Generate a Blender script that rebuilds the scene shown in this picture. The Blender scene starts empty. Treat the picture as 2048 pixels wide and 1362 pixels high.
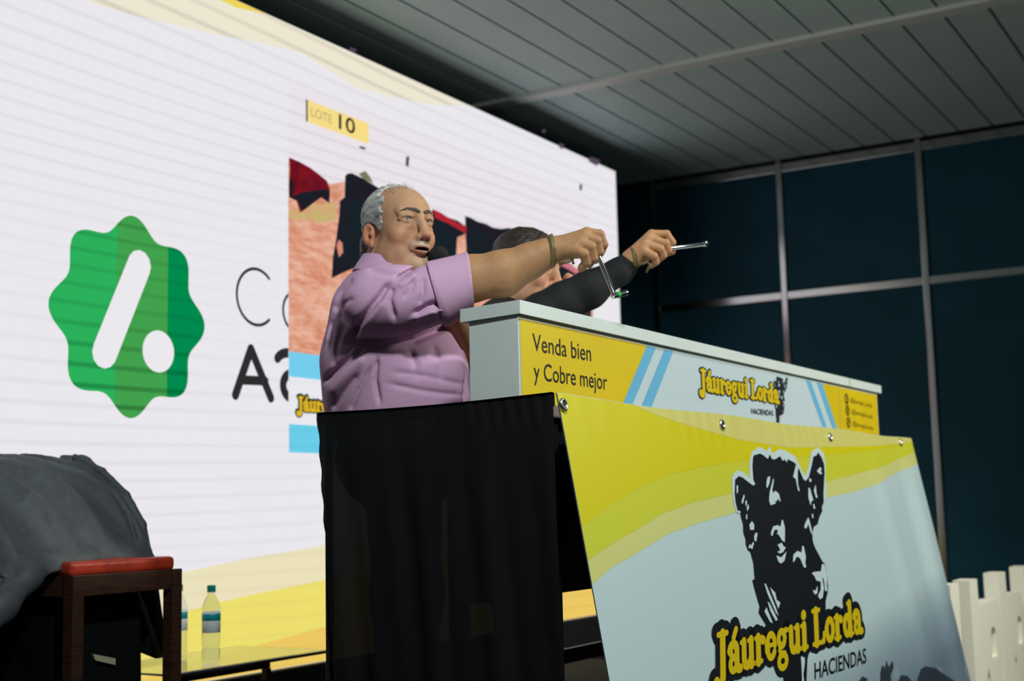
import bpy, bmesh, math, random
import numpy as np
from mathutils import Matrix, Vector
from mathutils.geometry import tessellate_polygon
random.seed(4); rng = np.random.default_rng(7)
SC = bpy.context.scene
COL = SC.collection

# ------------------------------------------------------------------ camera
FPX = 2660.0; CX, CY = 1024.0, 681.0
CAMH = 0.74                                  # lens height above the stage floor
_A = np.array([2644 - CX, 982 - CY, FPX]); _A /= np.linalg.norm(_A)
_U = np.array([560 - CX, -20000 - CY, FPX]); _U -= _A * (_U @ _A); _U /= np.linalg.norm(_U)
ROT = np.stack([_A, np.cross(_U, _A), _U])
CAM = np.array([0, 0, CAMH]); RIGHT = ROT[:, 0]; UP = -ROT[:, 1]; BACK = -ROT[:, 2]
cd = bpy.data.cameras.new('camera'); cam = bpy.data.objects.new('camera', cd); COL.objects.link(cam)
cam.matrix_world = Matrix([[RIGHT[i], UP[i], BACK[i], CAM[i]] for i in range(3)] + [[0, 0, 0, 1]])
cd.sensor_width = 36; cd.sensor_fit = 'HORIZONTAL'; cd.lens = FPX / 2048 * 36
cd.clip_end = 100; cd.clip_start = 0.05
cd.dof.use_dof = True; cd.dof.focus_distance = 3.3; cd.dof.aperture_fstop = 3.2
SC.camera = cam
# ------------------------------------------------------------------ world, lights, exposure
w = bpy.data.worlds.new('hall'); SC.world = w; w.use_nodes = True
w.node_tree.nodes['Background'].inputs[0].default_value = (0.62, 0.72, 0.72, 1)
w.node_tree.nodes['Background'].inputs[1].default_value = 0.11
def lamp(name, loc, target, energy, size, color, cone):
    l = bpy.data.lights.new(name, 'SPOT'); l.energy = energy; l.shadow_soft_size = size; l.color = color; l.spot_size = math.radians(cone); l.spot_blend = .45
    o = bpy.data.objects.new(name, l); COL.objects.link(o); o.location = loc
    o.rotation_euler = (Vector(target) - Vector(loc)).to_track_quat('-Z', 'Y').to_euler(); return o
lamp('stage_floodlight', (5.6, -1.4, 3.02), (4.9, 1.9, .7), 530, 0.14, (0.98, 1.0, 0.88), 98)
lamp('hall_spotlight', (1.45, .35, 3.04), (3.1, 2.2, 1.0), 300, 0.12, (0.90, 1.0, 0.96), 84)
SC.view_settings.view_transform = 'Standard'; SC.view_settings.look = 'None'
SC.view_settings.exposure = 0.0; SC.view_settings.gamma = 1.0
SC.view_settings.use_curve_mapping = False

# ------------------------------------------------------------------ projection helpers (photo pixel -> point at a real place)
def ray(x, y): return ROT @ np.array([x - CX, y - CY, FPX])
def atZ(x, y, z): d = ray(x, y); return CAM + d * (z - CAMH) / d[2]
def atY(x, y, v): d = ray(x, y); return CAM + d * v / d[1]
def atX(x, y, v): d = ray(x, y); return CAM + d * v / d[0]
def atD(x, y, D): return CAM + ray(x, y) * D / FPX

# ------------------------------------------------------------------ materials
def srgb(r, g, b):
    f = lambda c: (c / 255 / 12.92) if c / 255 <= 0.04045 else ((c / 255 + 0.055) / 1.055) ** 2.4
    return (f(r), f(g), f(b), 1)
MATS = {}
def mat(name, col, rough=0.5, metal=0.0, spec=0.5, noise=None, bump=None, coat=0.0, attr=None, trans=0.0, ior=1.45, sss=0.0):
    m = bpy.data.materials.new(name); m.use_nodes = True; nt = m.node_tree; b = nt.nodes['Principled BSDF']
    b.inputs['Base Color'].default_value = col; b.inputs['Roughness'].default_value = rough
    b.inputs['Metallic'].default_value = metal; b.inputs['Specular IOR Level'].default_value = spec
    b.inputs['Coat Weight'].default_value = coat; b.inputs['Transmission Weight'].default_value = trans; b.inputs['IOR'].default_value = ior
    if sss: b.inputs['Subsurface Weight'].default_value = sss; b.inputs['Subsurface Radius'].default_value = (0.012, 0.005, 0.003); b.inputs['Subsurface Scale'].default_value = 1.0
    tc = nt.nodes.new('ShaderNodeTexCoord'); src = None
    if attr:
        a = nt.nodes.new('ShaderNodeAttribute'); a.attribute_name = attr; src = a.outputs['Color']
    if noise:
        sc, amt = noise[:2]; st = noise[2] if len(noise) > 2 else (1, 1, 1)
        mp = nt.nodes.new('ShaderNodeMapping'); mp.inputs['Scale'].default_value = st
        nt.links.new(tc.outputs['Object'], mp.inputs['Vector'])
        n = nt.nodes.new('ShaderNodeTexNoise'); n.inputs['Scale'].default_value = sc; n.inputs['Detail'].default_value = 5
        nt.links.new(mp.outputs[0], n.inputs['Vector'])
        mr = nt.nodes.new('ShaderNodeMapRange'); mr.inputs['From Min'].default_value = .3; mr.inputs['From Max'].default_value = .7
        mr.inputs['To Min'].default_value = 1 - amt; mr.inputs['To Max'].default_value = 1 + amt
        nt.links.new(n.outputs['Fac'], mr.inputs[0])
        mx = nt.nodes.new('ShaderNodeVectorMath'); mx.operation = 'SCALE'
        if src: nt.links.new(src, mx.inputs[0])
        else: mx.inputs[0].default_value = col[:3]
        nt.links.new(mr.outputs[0], mx.inputs['Scale']); src = mx.outputs[0]
    if src: nt.links.new(src, b.inputs['Base Color'])
    if bump:
        n = nt.nodes.new('ShaderNodeTexNoise'); n.inputs['Scale'].default_value = bump[0]; n.inputs['Detail'].default_value = 4
        nt.links.new(tc.outputs['Object'], n.inputs['Vector'])
        bp = nt.nodes.new('ShaderNodeBump'); bp.inputs['Strength'].default_value = bump[1]; bp.inputs['Distance'].default_value = bump[2] if len(bump) > 2 else .005
        nt.links.new(n.outputs['Fac'], bp.inputs['Height']); nt.links.new(bp.outputs[0], b.inputs['Normal'])
    MATS[name] = m; return m
def emis(name, col, strength=1.0, noise=None, col2=None, lines=0.0):
    """glowing picture element of the LED wall"""
    m = bpy.data.materials.new(name); m.use_nodes = True; nt = m.node_tree; nt.nodes.clear()
    o = nt.nodes.new('ShaderNodeOutputMaterial'); e = nt.nodes.new('ShaderNodeEmission'); nt.links.new(e.outputs[0], o.inputs[0])
    e.inputs[0].default_value = col; e.inputs[1].default_value = strength
    g = nt.nodes.new('ShaderNodeNewGeometry'); src = None
    if noise:
        mp = nt.nodes.new('ShaderNodeMapping'); mp.inputs['Scale'].default_value = noise[1]; nt.links.new(g.outputs['Position'], mp.inputs[0])
        n = nt.nodes.new('ShaderNodeTexNoise'); n.inputs['Scale'].default_value = noise[0]; n.inputs['Detail'].default_value = 6; n.inputs['Roughness'].default_value = .7
        nt.links.new(mp.outputs[0], n.inputs['Vector'])
        r = nt.nodes.new('ShaderNodeValToRGB'); r.color_ramp.elements[0].position = .38; r.color_ramp.elements[1].position = .62
        r.color_ramp.elements[0].color = col; r.color_ramp.elements[1].color = col2; nt.links.new(n.outputs[0], r.inputs[0]); src = r.outputs[0]
    if lines:   # refresh bands of the LED modules: horizontal lines whose depth drifts slowly
        s = nt.nodes.new('ShaderNodeSeparateXYZ'); nt.links.new(g.outputs['Position'], s.inputs[0])
        mp = nt.nodes.new('ShaderNodeMapping'); mp.inputs['Scale'].default_value = (.16, .0, .75); nt.links.new(g.outputs['Position'], mp.inputs[0])
        n = nt.nodes.new('ShaderNodeTexNoise'); n.inputs['Scale'].default_value = 1.3; n.inputs['Detail'].default_value = 0; nt.links.new(mp.outputs[0], n.inputs['Vector'])
        a = nt.nodes.new('ShaderNodeMath'); a.operation = 'MULTIPLY_ADD'; a.inputs[1].default_value = 24.0; nt.links.new(n.outputs[0], a.inputs[0])
        zz = nt.nodes.new('ShaderNodeMath'); zz.operation = 'MULTIPLY'; zz.inputs[1].default_value = 92.0; nt.links.new(s.outputs[2], zz.inputs[0]); nt.links.new(zz.outputs[0], a.inputs[2])
        sn = nt.nodes.new('ShaderNodeMath'); sn.operation = 'SINE'; nt.links.new(a.outputs[0], sn.inputs[0])
        sh = nt.nodes.new('ShaderNodeMapRange'); sh.inputs[1].default_value = .45; sh.inputs[2].default_value = 1; sh.inputs[3].default_value = 0; sh.inputs[4].default_value = 1; nt.links.new(sn.outputs[0], sh.inputs[0])
        am = nt.nodes.new('ShaderNodeMapRange'); am.inputs[1].default_value = .42; am.inputs[2].default_value = .62; am.inputs[3].default_value = 0.02; am.inputs[4].default_value = lines; nt.links.new(n.outputs[0], am.inputs[0])
        ml = nt.nodes.new('ShaderNodeMath'); ml.operation = 'MULTIPLY'; nt.links.new(sh.outputs[0], ml.inputs[0]); nt.links.new(am.outputs[0], ml.inputs[1])
        iv = nt.nodes.new('ShaderNodeMath'); iv.operation = 'SUBTRACT'; iv.inputs[0].default_value = 1; nt.links.new(ml.outputs[0], iv.inputs[1])
        st = nt.nodes.new('ShaderNodeMath'); st.operation = 'MULTIPLY'; st.inputs[1].default_value = strength; nt.links.new(iv.outputs[0], st.inputs[0])
        nt.links.new(st.outputs[0], e.inputs[1])
    if src: nt.links.new(src, e.inputs[0])
    return m

# ------------------------------------------------------------------ object helpers
ORG = {}
def tag(o, label=None, cat=None, group=None, kind=None):
    for k, v in (('label', label), ('category', cat), ('group', group), ('kind', kind)):
        if v: o[k] = v
    return o
def empty(name, loc):
    o = bpy.data.objects.new(name, None); COL.objects.link(o); o.location = loc; o.empty_display_size = .1; ORG[o] = np.array(loc, float); return o
def obj(name, verts, faces, m, parent=None, origin=None, smooth=False, fix=False, col=None):
    org = ORG[parent] if parent else (np.zeros(3) if origin is None else np.array(origin, float))
    v = np.asarray(verts, dtype=np.float64) - org
    me = bpy.data.meshes.new(name)
    if isinstance(faces, np.ndarray):
        nf, k = faces.shape
        me.vertices.add(len(v)); me.vertices.foreach_set('co', v.astype(np.float32).ravel())
        me.loops.add(nf * k); me.loops.foreach_set('vertex_index', faces.astype(np.int32).ravel())
        me.polygons.add(nf); me.polygons.foreach_set('loop_start', np.arange(0, nf * k, k, dtype=np.int32))
        me.update(calc_edges=True); me.validate()
    else:
        me.from_pydata([tuple(p) for p in v], [], faces); me.update()
    if fix:
        bm = bmesh.new(); bm.from_mesh(me); bmesh.ops.recalc_face_normals(bm, faces=bm.faces); bm.to_mesh(me); bm.free()
    if smooth: me.polygons.foreach_set('use_smooth', np.ones(len(me.polygons), bool)); me.update()
    if col is not None:
        at = me.color_attributes.new('Col', 'FLOAT_COLOR', 'POINT')
        c4 = np.ones((len(v), 4), np.float32); c4[:, :3] = col; at.data.foreach_set('color', c4.ravel())
    if m: me.materials.append(m)
    o = bpy.data.objects.new(name, me); COL.objects.link(o); ORG[o] = org
    if parent: o.parent = parent
    else: o.location = org
    return o
class MB:
    def __init__(s): s.v = []; s.f = []
    def add(s, v, f):
        n = len(s.v); s.v += [tuple(p) for p in v]; s.f += [tuple(i + n for i in q) for q in f]; return s
    def box(s, x0, x1, y0, y1, z0, z1, c=0.0):
        if c <= 0:
            v = [(x, y, z) for z in (z0, z1) for y in (y0, y1) for x in (x0, x1)]
            return s.add(v, [(0, 2, 3, 1), (4, 5, 7, 6), (0, 1, 5, 4), (2, 6, 7, 3), (0, 4, 6, 2), (1, 3, 7, 5)])
        bm = bmesh.new(); bmesh.ops.create_cube(bm, size=1)
        for q in bm.verts: q.co = Vector(((x0 + x1) / 2 + q.co.x * (x1 - x0), (y0 + y1) / 2 + q.co.y * (y1 - y0), (z0 + z1) / 2 + q.co.z * (z1 - z0)))
        bmesh.ops.bevel(bm, geom=list(bm.edges), offset=c, segments=2, affect='EDGES', profile=.7)
        bm.verts.index_update(); v = [tuple(q.co) for q in bm.verts]; f = [tuple(q.index for q in p.verts) for p in bm.faces]; bm.free(); return s.add(v, f)
    def prism(s, pts, dirv):       # planar polygon (3d points) swept along dirv
        n = len(pts); p = [np.array(q, float) for q in pts]; d = np.array(dirv, float)
        tris = tessellate_polygon([[Vector(q) for q in p]])
        f = [tuple(t) for t in tris] + [tuple(i + n for i in reversed(t)) for t in tris] + [(i, (i + 1) % n, (i + 1) % n + n, i + n) for i in range(n)]
        return s.add(p + [q + d for q in p], f)
    def tube(s, pts, r, seg=12, cap=True):
        pts = [np.array(p, float) for p in pts]; rs = r if hasattr(r, '__len__') else [r] * len(pts); rings = []; prev = None
        for i, p in enumerate(pts):
            t = pts[min(i + 1, len(pts) - 1)] - pts[max(i - 1, 0)]; t = t / (np.linalg.norm(t) + 1e-12)
            if prev is None:
                a = np.cross(t, [0, 0, 1.]); 
                if np.linalg.norm(a) < .05: a = np.cross(t, [1., 0, 0])
            else: a = prev - t * (prev @ t)
            a /= np.linalg.norm(a); prev = a; b = np.cross(t, a)
            rings.append([p + rs[i] * (math.cos(k * 2 * math.pi / seg) * a + math.sin(k * 2 * math.pi / seg) * b) for k in range(seg)])
        v = [q for g in rings for q in g]; f = []
        for i in range(len(rings) - 1):
            for k in range(seg): f.append((i * seg + k, i * seg + (k + 1) % seg, (i + 1) * seg + (k + 1) % seg, (i + 1) * seg + k))
        if cap: f.append(tuple(reversed(range(seg)))); f.append(tuple((len(rings) - 1) * seg + k for k in range(seg)))
        return s.add(v, f)
    def lathe(s, c, prof, seg=24, axis=(0, 0, 1)):
        ax = np.array(axis, float); ax /= np.linalg.norm(ax)
        return s.tube([np.array(c) + ax * h for r, h in prof], [max(r, 1e-4) for r, h in prof], seg)
    def build(s, name, m, parent=None, origin=None, smooth=False):
        return obj(name, s.v, s.f, m, parent, origin, smooth, fix=True)
def smooth_by_angle(o, deg=40):
    me = o.data; me.polygons.foreach_set('use_smooth', np.ones(len(me.polygons), bool))
    bm = bmesh.new(); bm.from_mesh(me)
    for e in bm.edges: e.smooth = len(e.link_faces) == 2 and e.calc_face_angle(0) < math.radians(deg)
    bm.to_mesh(me); bm.free(); return o

# ------------------------------------------------------------------ flat print helpers
def poly2d(pts, step=None):
    """tessellated polygon in a 2-D print space, optionally cut along a grid so it can follow a wavy sheet"""
    bm = bmesh.new(); vs = [bm.verts.new((p[0], p[1], 0)) for p in pts]
    for t in tessellate_polygon([[Vector((p[0], p[1], 0)) for p in pts]]):
        try: bm.faces.new([vs[i] for i in t])
        except ValueError: pass
    if step:
        a = np.array(pts)
        for ax in (0, 1):
            nrm = (1, 0, 0) if ax == 0 else (0, 1, 0)
            for c in np.arange(math.ceil(a[:, ax].min() / step) * step, a[:, ax].max(), step):
                co = (c, 0, 0) if ax == 0 else (0, c, 0)
                bmesh.ops.bisect_plane(bm, geom=bm.verts[:] + bm.edges[:] + bm.faces[:], plane_co=co, plane_no=nrm)
    bm.verts.index_update(); v = np.array([q.co[:2] for q in bm.verts]); f = [tuple(q.index for q in p.verts) for p in bm.faces]; bm.free(); return v, f
def disc2d(c, r, n=14, ry=None):
    ry = ry or r; return [(c[0] + r * math.cos(2 * math.pi * k / n), c[1] + ry * math.sin(2 * math.pi * k / n)) for k in range(n)]
class P2:
    def __init__(s): s.v = []; s.f = []
    def add(s, v, f): n = len(s.v); s.v += [tuple(p) for p in v]; s.f += [tuple(i + n for i in q) for q in f]; return s
    def poly(s, pts, step=None): return s.add(*poly2d(pts, step))
    def stroke(s, pts, wd):
        pts = [np.array(p, float) for p in pts]
        for a, b in zip(pts[:-1], pts[1:]):
            t = b - a; L = np.linalg.norm(t)
            if L < 1e-9: continue
            n = np.array([-t[1], t[0]]) / L * wd / 2; s.add([a + n, a - n, b - n, b + n], [(0, 1, 2, 3)])
        for p in pts: s.add(disc2d(p, wd / 2, 12), [tuple(range(12))])
        return s
    def fill(s, strokes, h=.03):
        """union of round-capped strokes as one clean sheet (cells of a grid clipped at the outline)"""
        P = np.concatenate([np.array(p, float) for p, t in strokes]); mt = max(t for p, t in strokes)
        xs = np.arange(P[:, 0].min() - mt, P[:, 0].max() + mt + h, h); ys = np.arange(P[:, 1].min() - mt, P[:, 1].max() + mt + h, h)
        X, Y = np.meshgrid(xs, ys, indexing='ij'); D = np.full(X.shape, 9.)
        for pts, t in strokes:
            for a, b in zip(pts[:-1], pts[1:]):
                ab = (b[0] - a[0], b[1] - a[1]); L = ab[0] ** 2 + ab[1] ** 2 + 1e-12; k = np.clip(((X - a[0]) * ab[0] + (Y - a[1]) * ab[1]) / L, 0, 1)
                D = np.minimum(D, np.hypot(X - a[0] - k * ab[0], Y - a[1] - k * ab[1]) - t / 2)
        I = D < 0; vid = {}
        def V(key, p):
            if key not in vid: vid[key] = len(s.v); s.v.append(p)
            return vid[key]
        cnt = I[:-1, :-1].astype(int) + I[1:, :-1] + I[1:, 1:] + I[:-1, 1:]
        for i, j in np.argwhere(cnt > 0):
            c = [(i, j), (i + 1, j), (i + 1, j + 1), (i, j + 1)]; f = []
            for q in range(4):
                a, b = c[q], c[(q + 1) % 4]
                if I[a]: f.append(V(a, (xs[a[0]], ys[a[1]])))
                if I[a] != I[b]:
                    k = D[a] / (D[a] - D[b]); key = (a, b) if a < b else (b, a)
                    f.append(V(key, (xs[a[0]] + k * (xs[b[0]] - xs[a[0]]), ys[a[1]] + k * (ys[b[1]] - ys[a[1]]))))
            if len(f) > 2: s.f.append(tuple(f))
        return s
    def build(s, name, m, fn, parent=None, origin=None):
        return obj(name, [fn(*p) for p in s.v], s.f, m, parent, origin)
def build_split(P, name, m, fn, parent):
    """one part per connected piece (letter, patch)"""
    par = list(range(len(P.v)))
    def fd(i):
        while par[i] != i: par[i] = par[par[i]]; i = par[i]
        return i
    for f in P.f:
        for q in f[1:]: par[fd(q)] = fd(f[0])
    grp = {}
    for f in P.f: grp.setdefault(fd(f[0]), []).append(f)
    for fs in grp.values():
        ids = sorted({i for f in fs for i in f}); mp = {i: k for k, i in enumerate(ids)}
        obj(name, [fn(*P.v[i]) for i in ids], [tuple(mp[i] for i in f) for f in fs], m, parent)
def font2d(text, extra=0.0):
    cu = bpy.data.curves.new('t', 'FONT'); cu.body = text; cu.size = 1; cu.offset = extra; cu.resolution_u = 4
    ob = bpy.data.objects.new('t', cu); COL.objects.link(ob)
    me = bpy.data.meshes.new_from_object(ob.evaluated_get(bpy.context.evaluated_depsgraph_get()))
    v = np.array([q.co[:2] for q in me.vertices]); f = [tuple(p.vertices) for p in me.polygons]
    bpy.data.objects.remove(ob); bpy.data.curves.remove(cu); bpy.data.meshes.remove(me); return v, f
def fit_text(P, text, pL, pR, cap, up, extra=0.0):
    """lay text between two print-space points, cap height along 'up'"""
    v, f = font2d(text, extra); pL = np.array(pL); pR = np.array(pR); up = np.array(up, float)
    x0, x1 = v[:, 0].min(), v[:, 0].max(); capu = 0.69
    P.add([pL + (pR - pL) * (q[0] - x0) / (x1 - x0) + up * cap * q[1] / capu for q in v], f)
def arc(c, rx, ry, a0, a1, n=14):
    return [(c[0] + rx * math.cos(math.radians(a0 + (a1 - a0) * k / n)), c[1] + ry * math.sin(math.radians(a0 + (a1 - a0) * k / n))) for k in range(n + 1)]
S_, T_ = .27, .17
GL = {   # slab-serif lettering of the auction house: strokes in x-height units
 'a': (.84, [(arc((.34, .72), .24, .24, 170, 10, 8) + [(.58, .2), (.66, .06), (.8, .06)], .25), (arc((.34, .28), .2, .23, 0, 360), .2), ([(.13, .74), (.16, .7)], .24)]),
 'u': (.98, [([(.22, .95), (.22, .3), (.3, .1), (.45, .06), (.6, .16), (.7, .3)], .25), ([(.72, .95), (.72, .05)], .26), ([(.02, .94), (.22, .94)], .13), ([(.52, .94), (.72, .94)], .13), ([(.72, .06), (.94, .06)], .13)]),
 'r': (.74, [([(.24, .95), (.24, .05)], .27), ([(.03, .94), (.24, .94)], .13), ([(.03, .06), (.48, .06)], .14), ([(.26, .62), (.38, .88), (.52, .92)], .15), ([(.58, .8), (.6, .8)], .26)]),
 'e': (.84, [(arc((.42, .5), .29, .43, 0, 325, 20), .21), ([(.18, .53), (.68, .53)], .13), ([(.15, .62), (.15, .38)], .28)]),
 'g': (.88, [(arc((.38, .66), .23, .28, 0, 360), .21), ([(.55, .86), (.68, .97), (.82, .93)], .15), ([(.24, .4), (.2, .22), (.3, .12), (.6, .07)], .16), (arc((.42, -.2), .29, .25, 0, 360), .2)]),
 'i': (.52, [([(.26, .95), (.26, .05)], .27), ([(.04, .94), (.26, .94)], .13), ([(.04, .06), (.48, .06)], .14), ([(.26, 1.34), (.26, 1.38)], .3)]),
 'J': (.86, [([(.52, 1.45), (.52, 0), (.48, -.3), (.34, -.42), (.16, -.38), (.1, -.26)], .27), ([(.12, -.2), (.13, -.16)], .3), ([(.24, 1.43), (.8, 1.43)], .16)]),
 'L': (1.0, [([(.3, 1.43), (.3, .06)], .28), ([(.04, 1.43), (.58, 1.43)], .15), ([(.04, .07), (.88, .07)], .15), ([(.9, .1), (.92, .42)], .16), ([(.8, .1), (.88, .2)], .16)]),
 'o': (.84, [(arc((.42, .5), .27, .42, 0, 360), .23), ([(.15, .6), (.15, .4)], .25), ([(.69, .6), (.69, .4)], .25)]),
 'd': (.98, [(arc((.38, .48), .23, .4, 0, 360), .23), ([(.7, 1.43), (.7, .06)], .26), ([(.5, 1.42), (.7, 1.42)], .14), ([(.7, .06), (.93, .06)], .13)]),
 "'": (.0, []), ' ': (.42, [])}
GL['á'] = (GL['a'][0], GL['a'][1] + [([(.38, 1.2), (.54, 1.46)], .2)])
def slab_layout(text):
    x = 0; out = []
    for ch in text:
        wd, st = GL[ch]
        if st: out.append([([(p[0] + x, p[1]) for p in pts], t) for pts, t in st])
        x += wd
    return out, x
def slab_text(text, fmap, name, m_in, m_out, fn_in, fn_out, parent, grow=.3, joined=False, fat=1.28, drop=.12):
    gl, W = slab_layout(text); A, B = P2(), P2()
    for st in gl:
        a, b = (A, B) if joined else (P2(), P2())
        a.fill([(p, t * fat) for p, t in st]); b.fill([(p, t + grow) for p, t in st] + [([(x - drop / 2, y + drop) for x, y in p], t + grow) for p, t in st])
        if not joined:
            for P in (a, b): P.v = [tuple(fmap(*p)) for p in P.v]
            b.build(name + '_outline', m_out, fn_out, parent); a.build(name, m_in, fn_in, parent)
    if joined:
        for P in (A, B): P.v = [tuple(fmap(*p)) for p in P.v]
        tag(B.build(name + '_outline', m_out, fn_out, parent), kind='stuff'); tag(A.build(name, m_in, fn_in, parent), kind='stuff')
def affine(p0, x0, p1, x1, up):     # text space -> print space
    p0, p1, up = map(lambda q: np.array(q, float), (p0, p1, up)); ex = (p1 - p0) / (x1 - x0)
    return lambda x, y: p0 + ex * (x - x0) + up * y

# ------------------------------------------------------------------ signed-distance modelling (people, cloth heaps)
class Vol:
    def __init__(s, *ax):
        s.ax = [np.asarray(a, np.float32) for a in ax]; s.f = np.full([len(a) for a in ax], 9.0, np.float32)
    def blk(s, lo, hi):
        sl = []
        for a, l, h in zip(s.ax, lo, hi):
            i0 = max(0, np.searchsorted(a, l) - 1); i1 = min(len(a), np.searchsorted(a, h) + 1)
            if i1 <= i0: return None, None
            sl.append(slice(i0, i1))
        return tuple(sl), np.meshgrid(*[a[q] for a, q in zip(s.ax, sl)], indexing='ij', sparse=True)
    def put(s, d, sl, k, op):
        f = s.f[sl]
        if op == 'sub':
            h = np.clip(.5 - .5 * (f + d) / k, 0, 1); s.f[sl] = f + (-d - f) * h + k * h * (1 - h)
        elif op == 'and':
            h = np.clip(.5 - .5 * (d - f) / k, 0, 1); s.f[sl] = d + (f - d) * h + k * h * (1 - h)
        else:
            h = np.clip(.5 + .5 * (d - f) / k, 0, 1); s.f[sl] = d + (f - d) * h - k * h * (1 - h)
    def cap(s, a, b, ra, rb, k=.01, op='add'):
        a = np.asarray(a, float); b = np.asarray(b, float); m = max(ra, rb) + 2 * k + .012
        sl, g = s.blk(np.minimum(a, b) - m, np.maximum(a, b) + m)
        if sl is None: return
        ab = b - a; L = ab @ ab + 1e-12
        t = np.clip(((g[0] - a[0]) * ab[0] + (g[1] - a[1]) * ab[1] + (g[2] - a[2]) * ab[2]) / L, 0, 1)
        d = np.sqrt((g[0] - a[0] - t * ab[0]) ** 2 + (g[1] - a[1] - t * ab[1]) ** 2 + (g[2] - a[2] - t * ab[2]) ** 2) - (ra + (rb - ra) * t)
        s.put(d.astype(np.float32), sl, k, op)
    def chain(s, pts, rs, k=.01, op='add'):
        for i in range(len(pts) - 1): s.cap(pts[i], pts[i + 1], rs[i], rs[i + 1], k, op)
    def ell(s, c, r, M=None, k=.01, op='add'):
        c = np.asarray(c, float); M = np.eye(3) if M is None else M; R = max(r) + 2 * k + .012
        sl, g = s.blk(c - R, c + R)
        if sl is None: return
        q = [(g[0] - c[0]) * M[i][0] + (g[1] - c[1]) * M[i][1] + (g[2] - c[2]) * M[i][2] for i in range(3)]
        k0 = np.sqrt(sum((q[i] / r[i]) ** 2 for i in range(3))); k1 = np.sqrt(sum((q[i] / r[i] ** 2) ** 2 for i in range(3))) + 1e-9
        s.put((k0 * (k0 - 1) / k1).astype(np.float32), sl, k, op)
    def fn(s, f, lo, hi, k=.01, op='add'):
        sl, g = s.blk(lo, hi)
        if sl is not None: s.put(np.broadcast_to(f(*g), s.f[sl].shape).astype(np.float32), sl, k, op)
    def mesh(s):
        f = s.f; I = f < 0; nx, ny, nz = f.shape
        c = np.zeros((nx - 1, ny - 1, nz - 1), np.int8)
        for i in (0, 1):
            for j in (0, 1):
                for k in (0, 1): c += I[i:nx - 1 + i, j:ny - 1 + j, k:nz - 1 + k]
        act = (c > 0) & (c < 8); idx = np.argwhere(act); n = len(idx)
        vid = np.full(act.shape, -1, np.int32); vid[act] = np.arange(n)
        pos = np.zeros((n, 3)); cnt = np.zeros(n)
        ax = s.ax
        for d in range(3):
            o1, o2 = [q for q in range(3) if q != d]
            for e1 in (0, 1):
                for e2 in (0, 1):
                    a = idx.copy(); a[:, o1] += e1; a[:, o2] += e2; b = a.copy(); b[:, d] += 1
                    fa = f[tuple(a.T)]; fb = f[tuple(b.T)]; m = (fa < 0) != (fb < 0)
                    t = fa[m] / (fa[m] - fb[m]); p = np.stack([ax[q][a[m, q]] for q in range(3)], 1).astype(float)
                    p[:, d] += t * (ax[d][b[m, d]] - ax[d][a[m, d]]); pos[m] += p; cnt[m] += 1
        pos /= cnt[:, None]; quads = []
        for d in range(3):
            o1, o2 = (d + 1) % 3, (d + 2) % 3
            A = [slice(None)] * 3; B = [slice(None)] * 3; A[d] = slice(0, -1); B[d] = slice(1, None)
            for o in (o1, o2): A[o] = slice(1, -1); B[o] = slice(1, -1)
            ch = I[tuple(A)] != I[tuple(B)]; e = np.argwhere(ch); 
            if not len(e): continue
            e[:, o1] += 1; e[:, o2] += 1; ins = I[tuple(e.T)]
            def cell(a, b): q = e.copy(); q[:, o1] -= a; q[:, o2] -= b; return vid[tuple(q.T)]
            Q = np.stack([cell(1, 1), cell(0, 1), cell(0, 0), cell(1, 0)], 1); Q[~ins] = Q[~ins][:, ::-1]; quads.append(Q)
        return pos, np.concatenate(quads)
def axis(*segs):      # (start, end, step) pieces -> one graded axis
    out = []
    for a, b, st in segs: out.append(np.arange(a, b, st))
    out.append([segs[-1][1]]); return np.concatenate(out)
def cam2world(p): p = np.asarray(p); return CAM + p[:, :1] * RIGHT + p[:, 1:2] * UP + p[:, 2:] * BACK
#@@PART2
# ------------------------------------------------------------------ the setting
YS = 3.856; ZC = 3.13; XW = 8.80; ZF = -0.80
m_floor = mat('hall_carpet', (.08, .082, .078, 1), .9, noise=(60, .25))
m_stage = mat('stage_carpet', (.012, .012, .013, 1), .9, noise=(80, .25))
m_navy = mat('navy_panel', (.012, .070, .108, 1), .5, spec=.12, noise=(3, .12))
m_dark = mat('dark_wall', (.012, .015, .018, 1), .8)
m_alu = mat('aluminium', (.50, .50, .50, 1), .17, metal=1.0)
m_ceil = mat('ceiling_paint', (.44, .56, .55, 1), .55, noise=(2.5, .05))
m_slot = mat('ceiling_backing', (.05, .055, .055, 1), .9)
m_beam = mat('ceiling_beam_paint', (.56, .60, .57, 1), .45)
tag(MB().box(-7, 13, -9, 4.9, ZF - .1, ZF).build('floor', m_floor), kind='structure')
# stage platform
st = tag(MB().box(2.25, 5.97, 1.46, 4.55, ZF, 0, .01).build('trim_stage', m_stage), kind='structure')
# ceiling: planks between beams
ce = empty('ceiling', (6.5, 2, ZC)); tag(ce, kind='structure')
MB().box(-4.4, XW + .3, -5.9, 4.9, ZC + .022, ZC + .06).build('backing_board', m_slot, ce)
PITCH = .2105; Y0 = 3.302
beams = [6.5, 4.2, 1.9, -.4]
segs = [(6.545, XW - .03), (4.245, 6.455), (1.945, 4.155), (-.355, 1.855)]
for si, (xa, xb) in enumerate(segs):
    proto = None
    for r in range(-31 if si < 3 else -31, 7):
        yc = Y0 + (r + .5) * PITCH
        if yc < -2.6 and si != 1: continue
        if proto is None:
            b = MB().box(xa, xb, -PITCH / 2 + .0065, PITCH / 2 - .0065, ZC - .001, ZC + .021, .004)
            b.v = [(x, y + yc, z) for x, y, z in b.v]; proto = b.build('ceiling_panel', m_ceil, ce); py = yc
        else:
            o = proto.copy(); COL.objects.link(o); o.parent = ce; o.location = (0, yc - py, 0)
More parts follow.
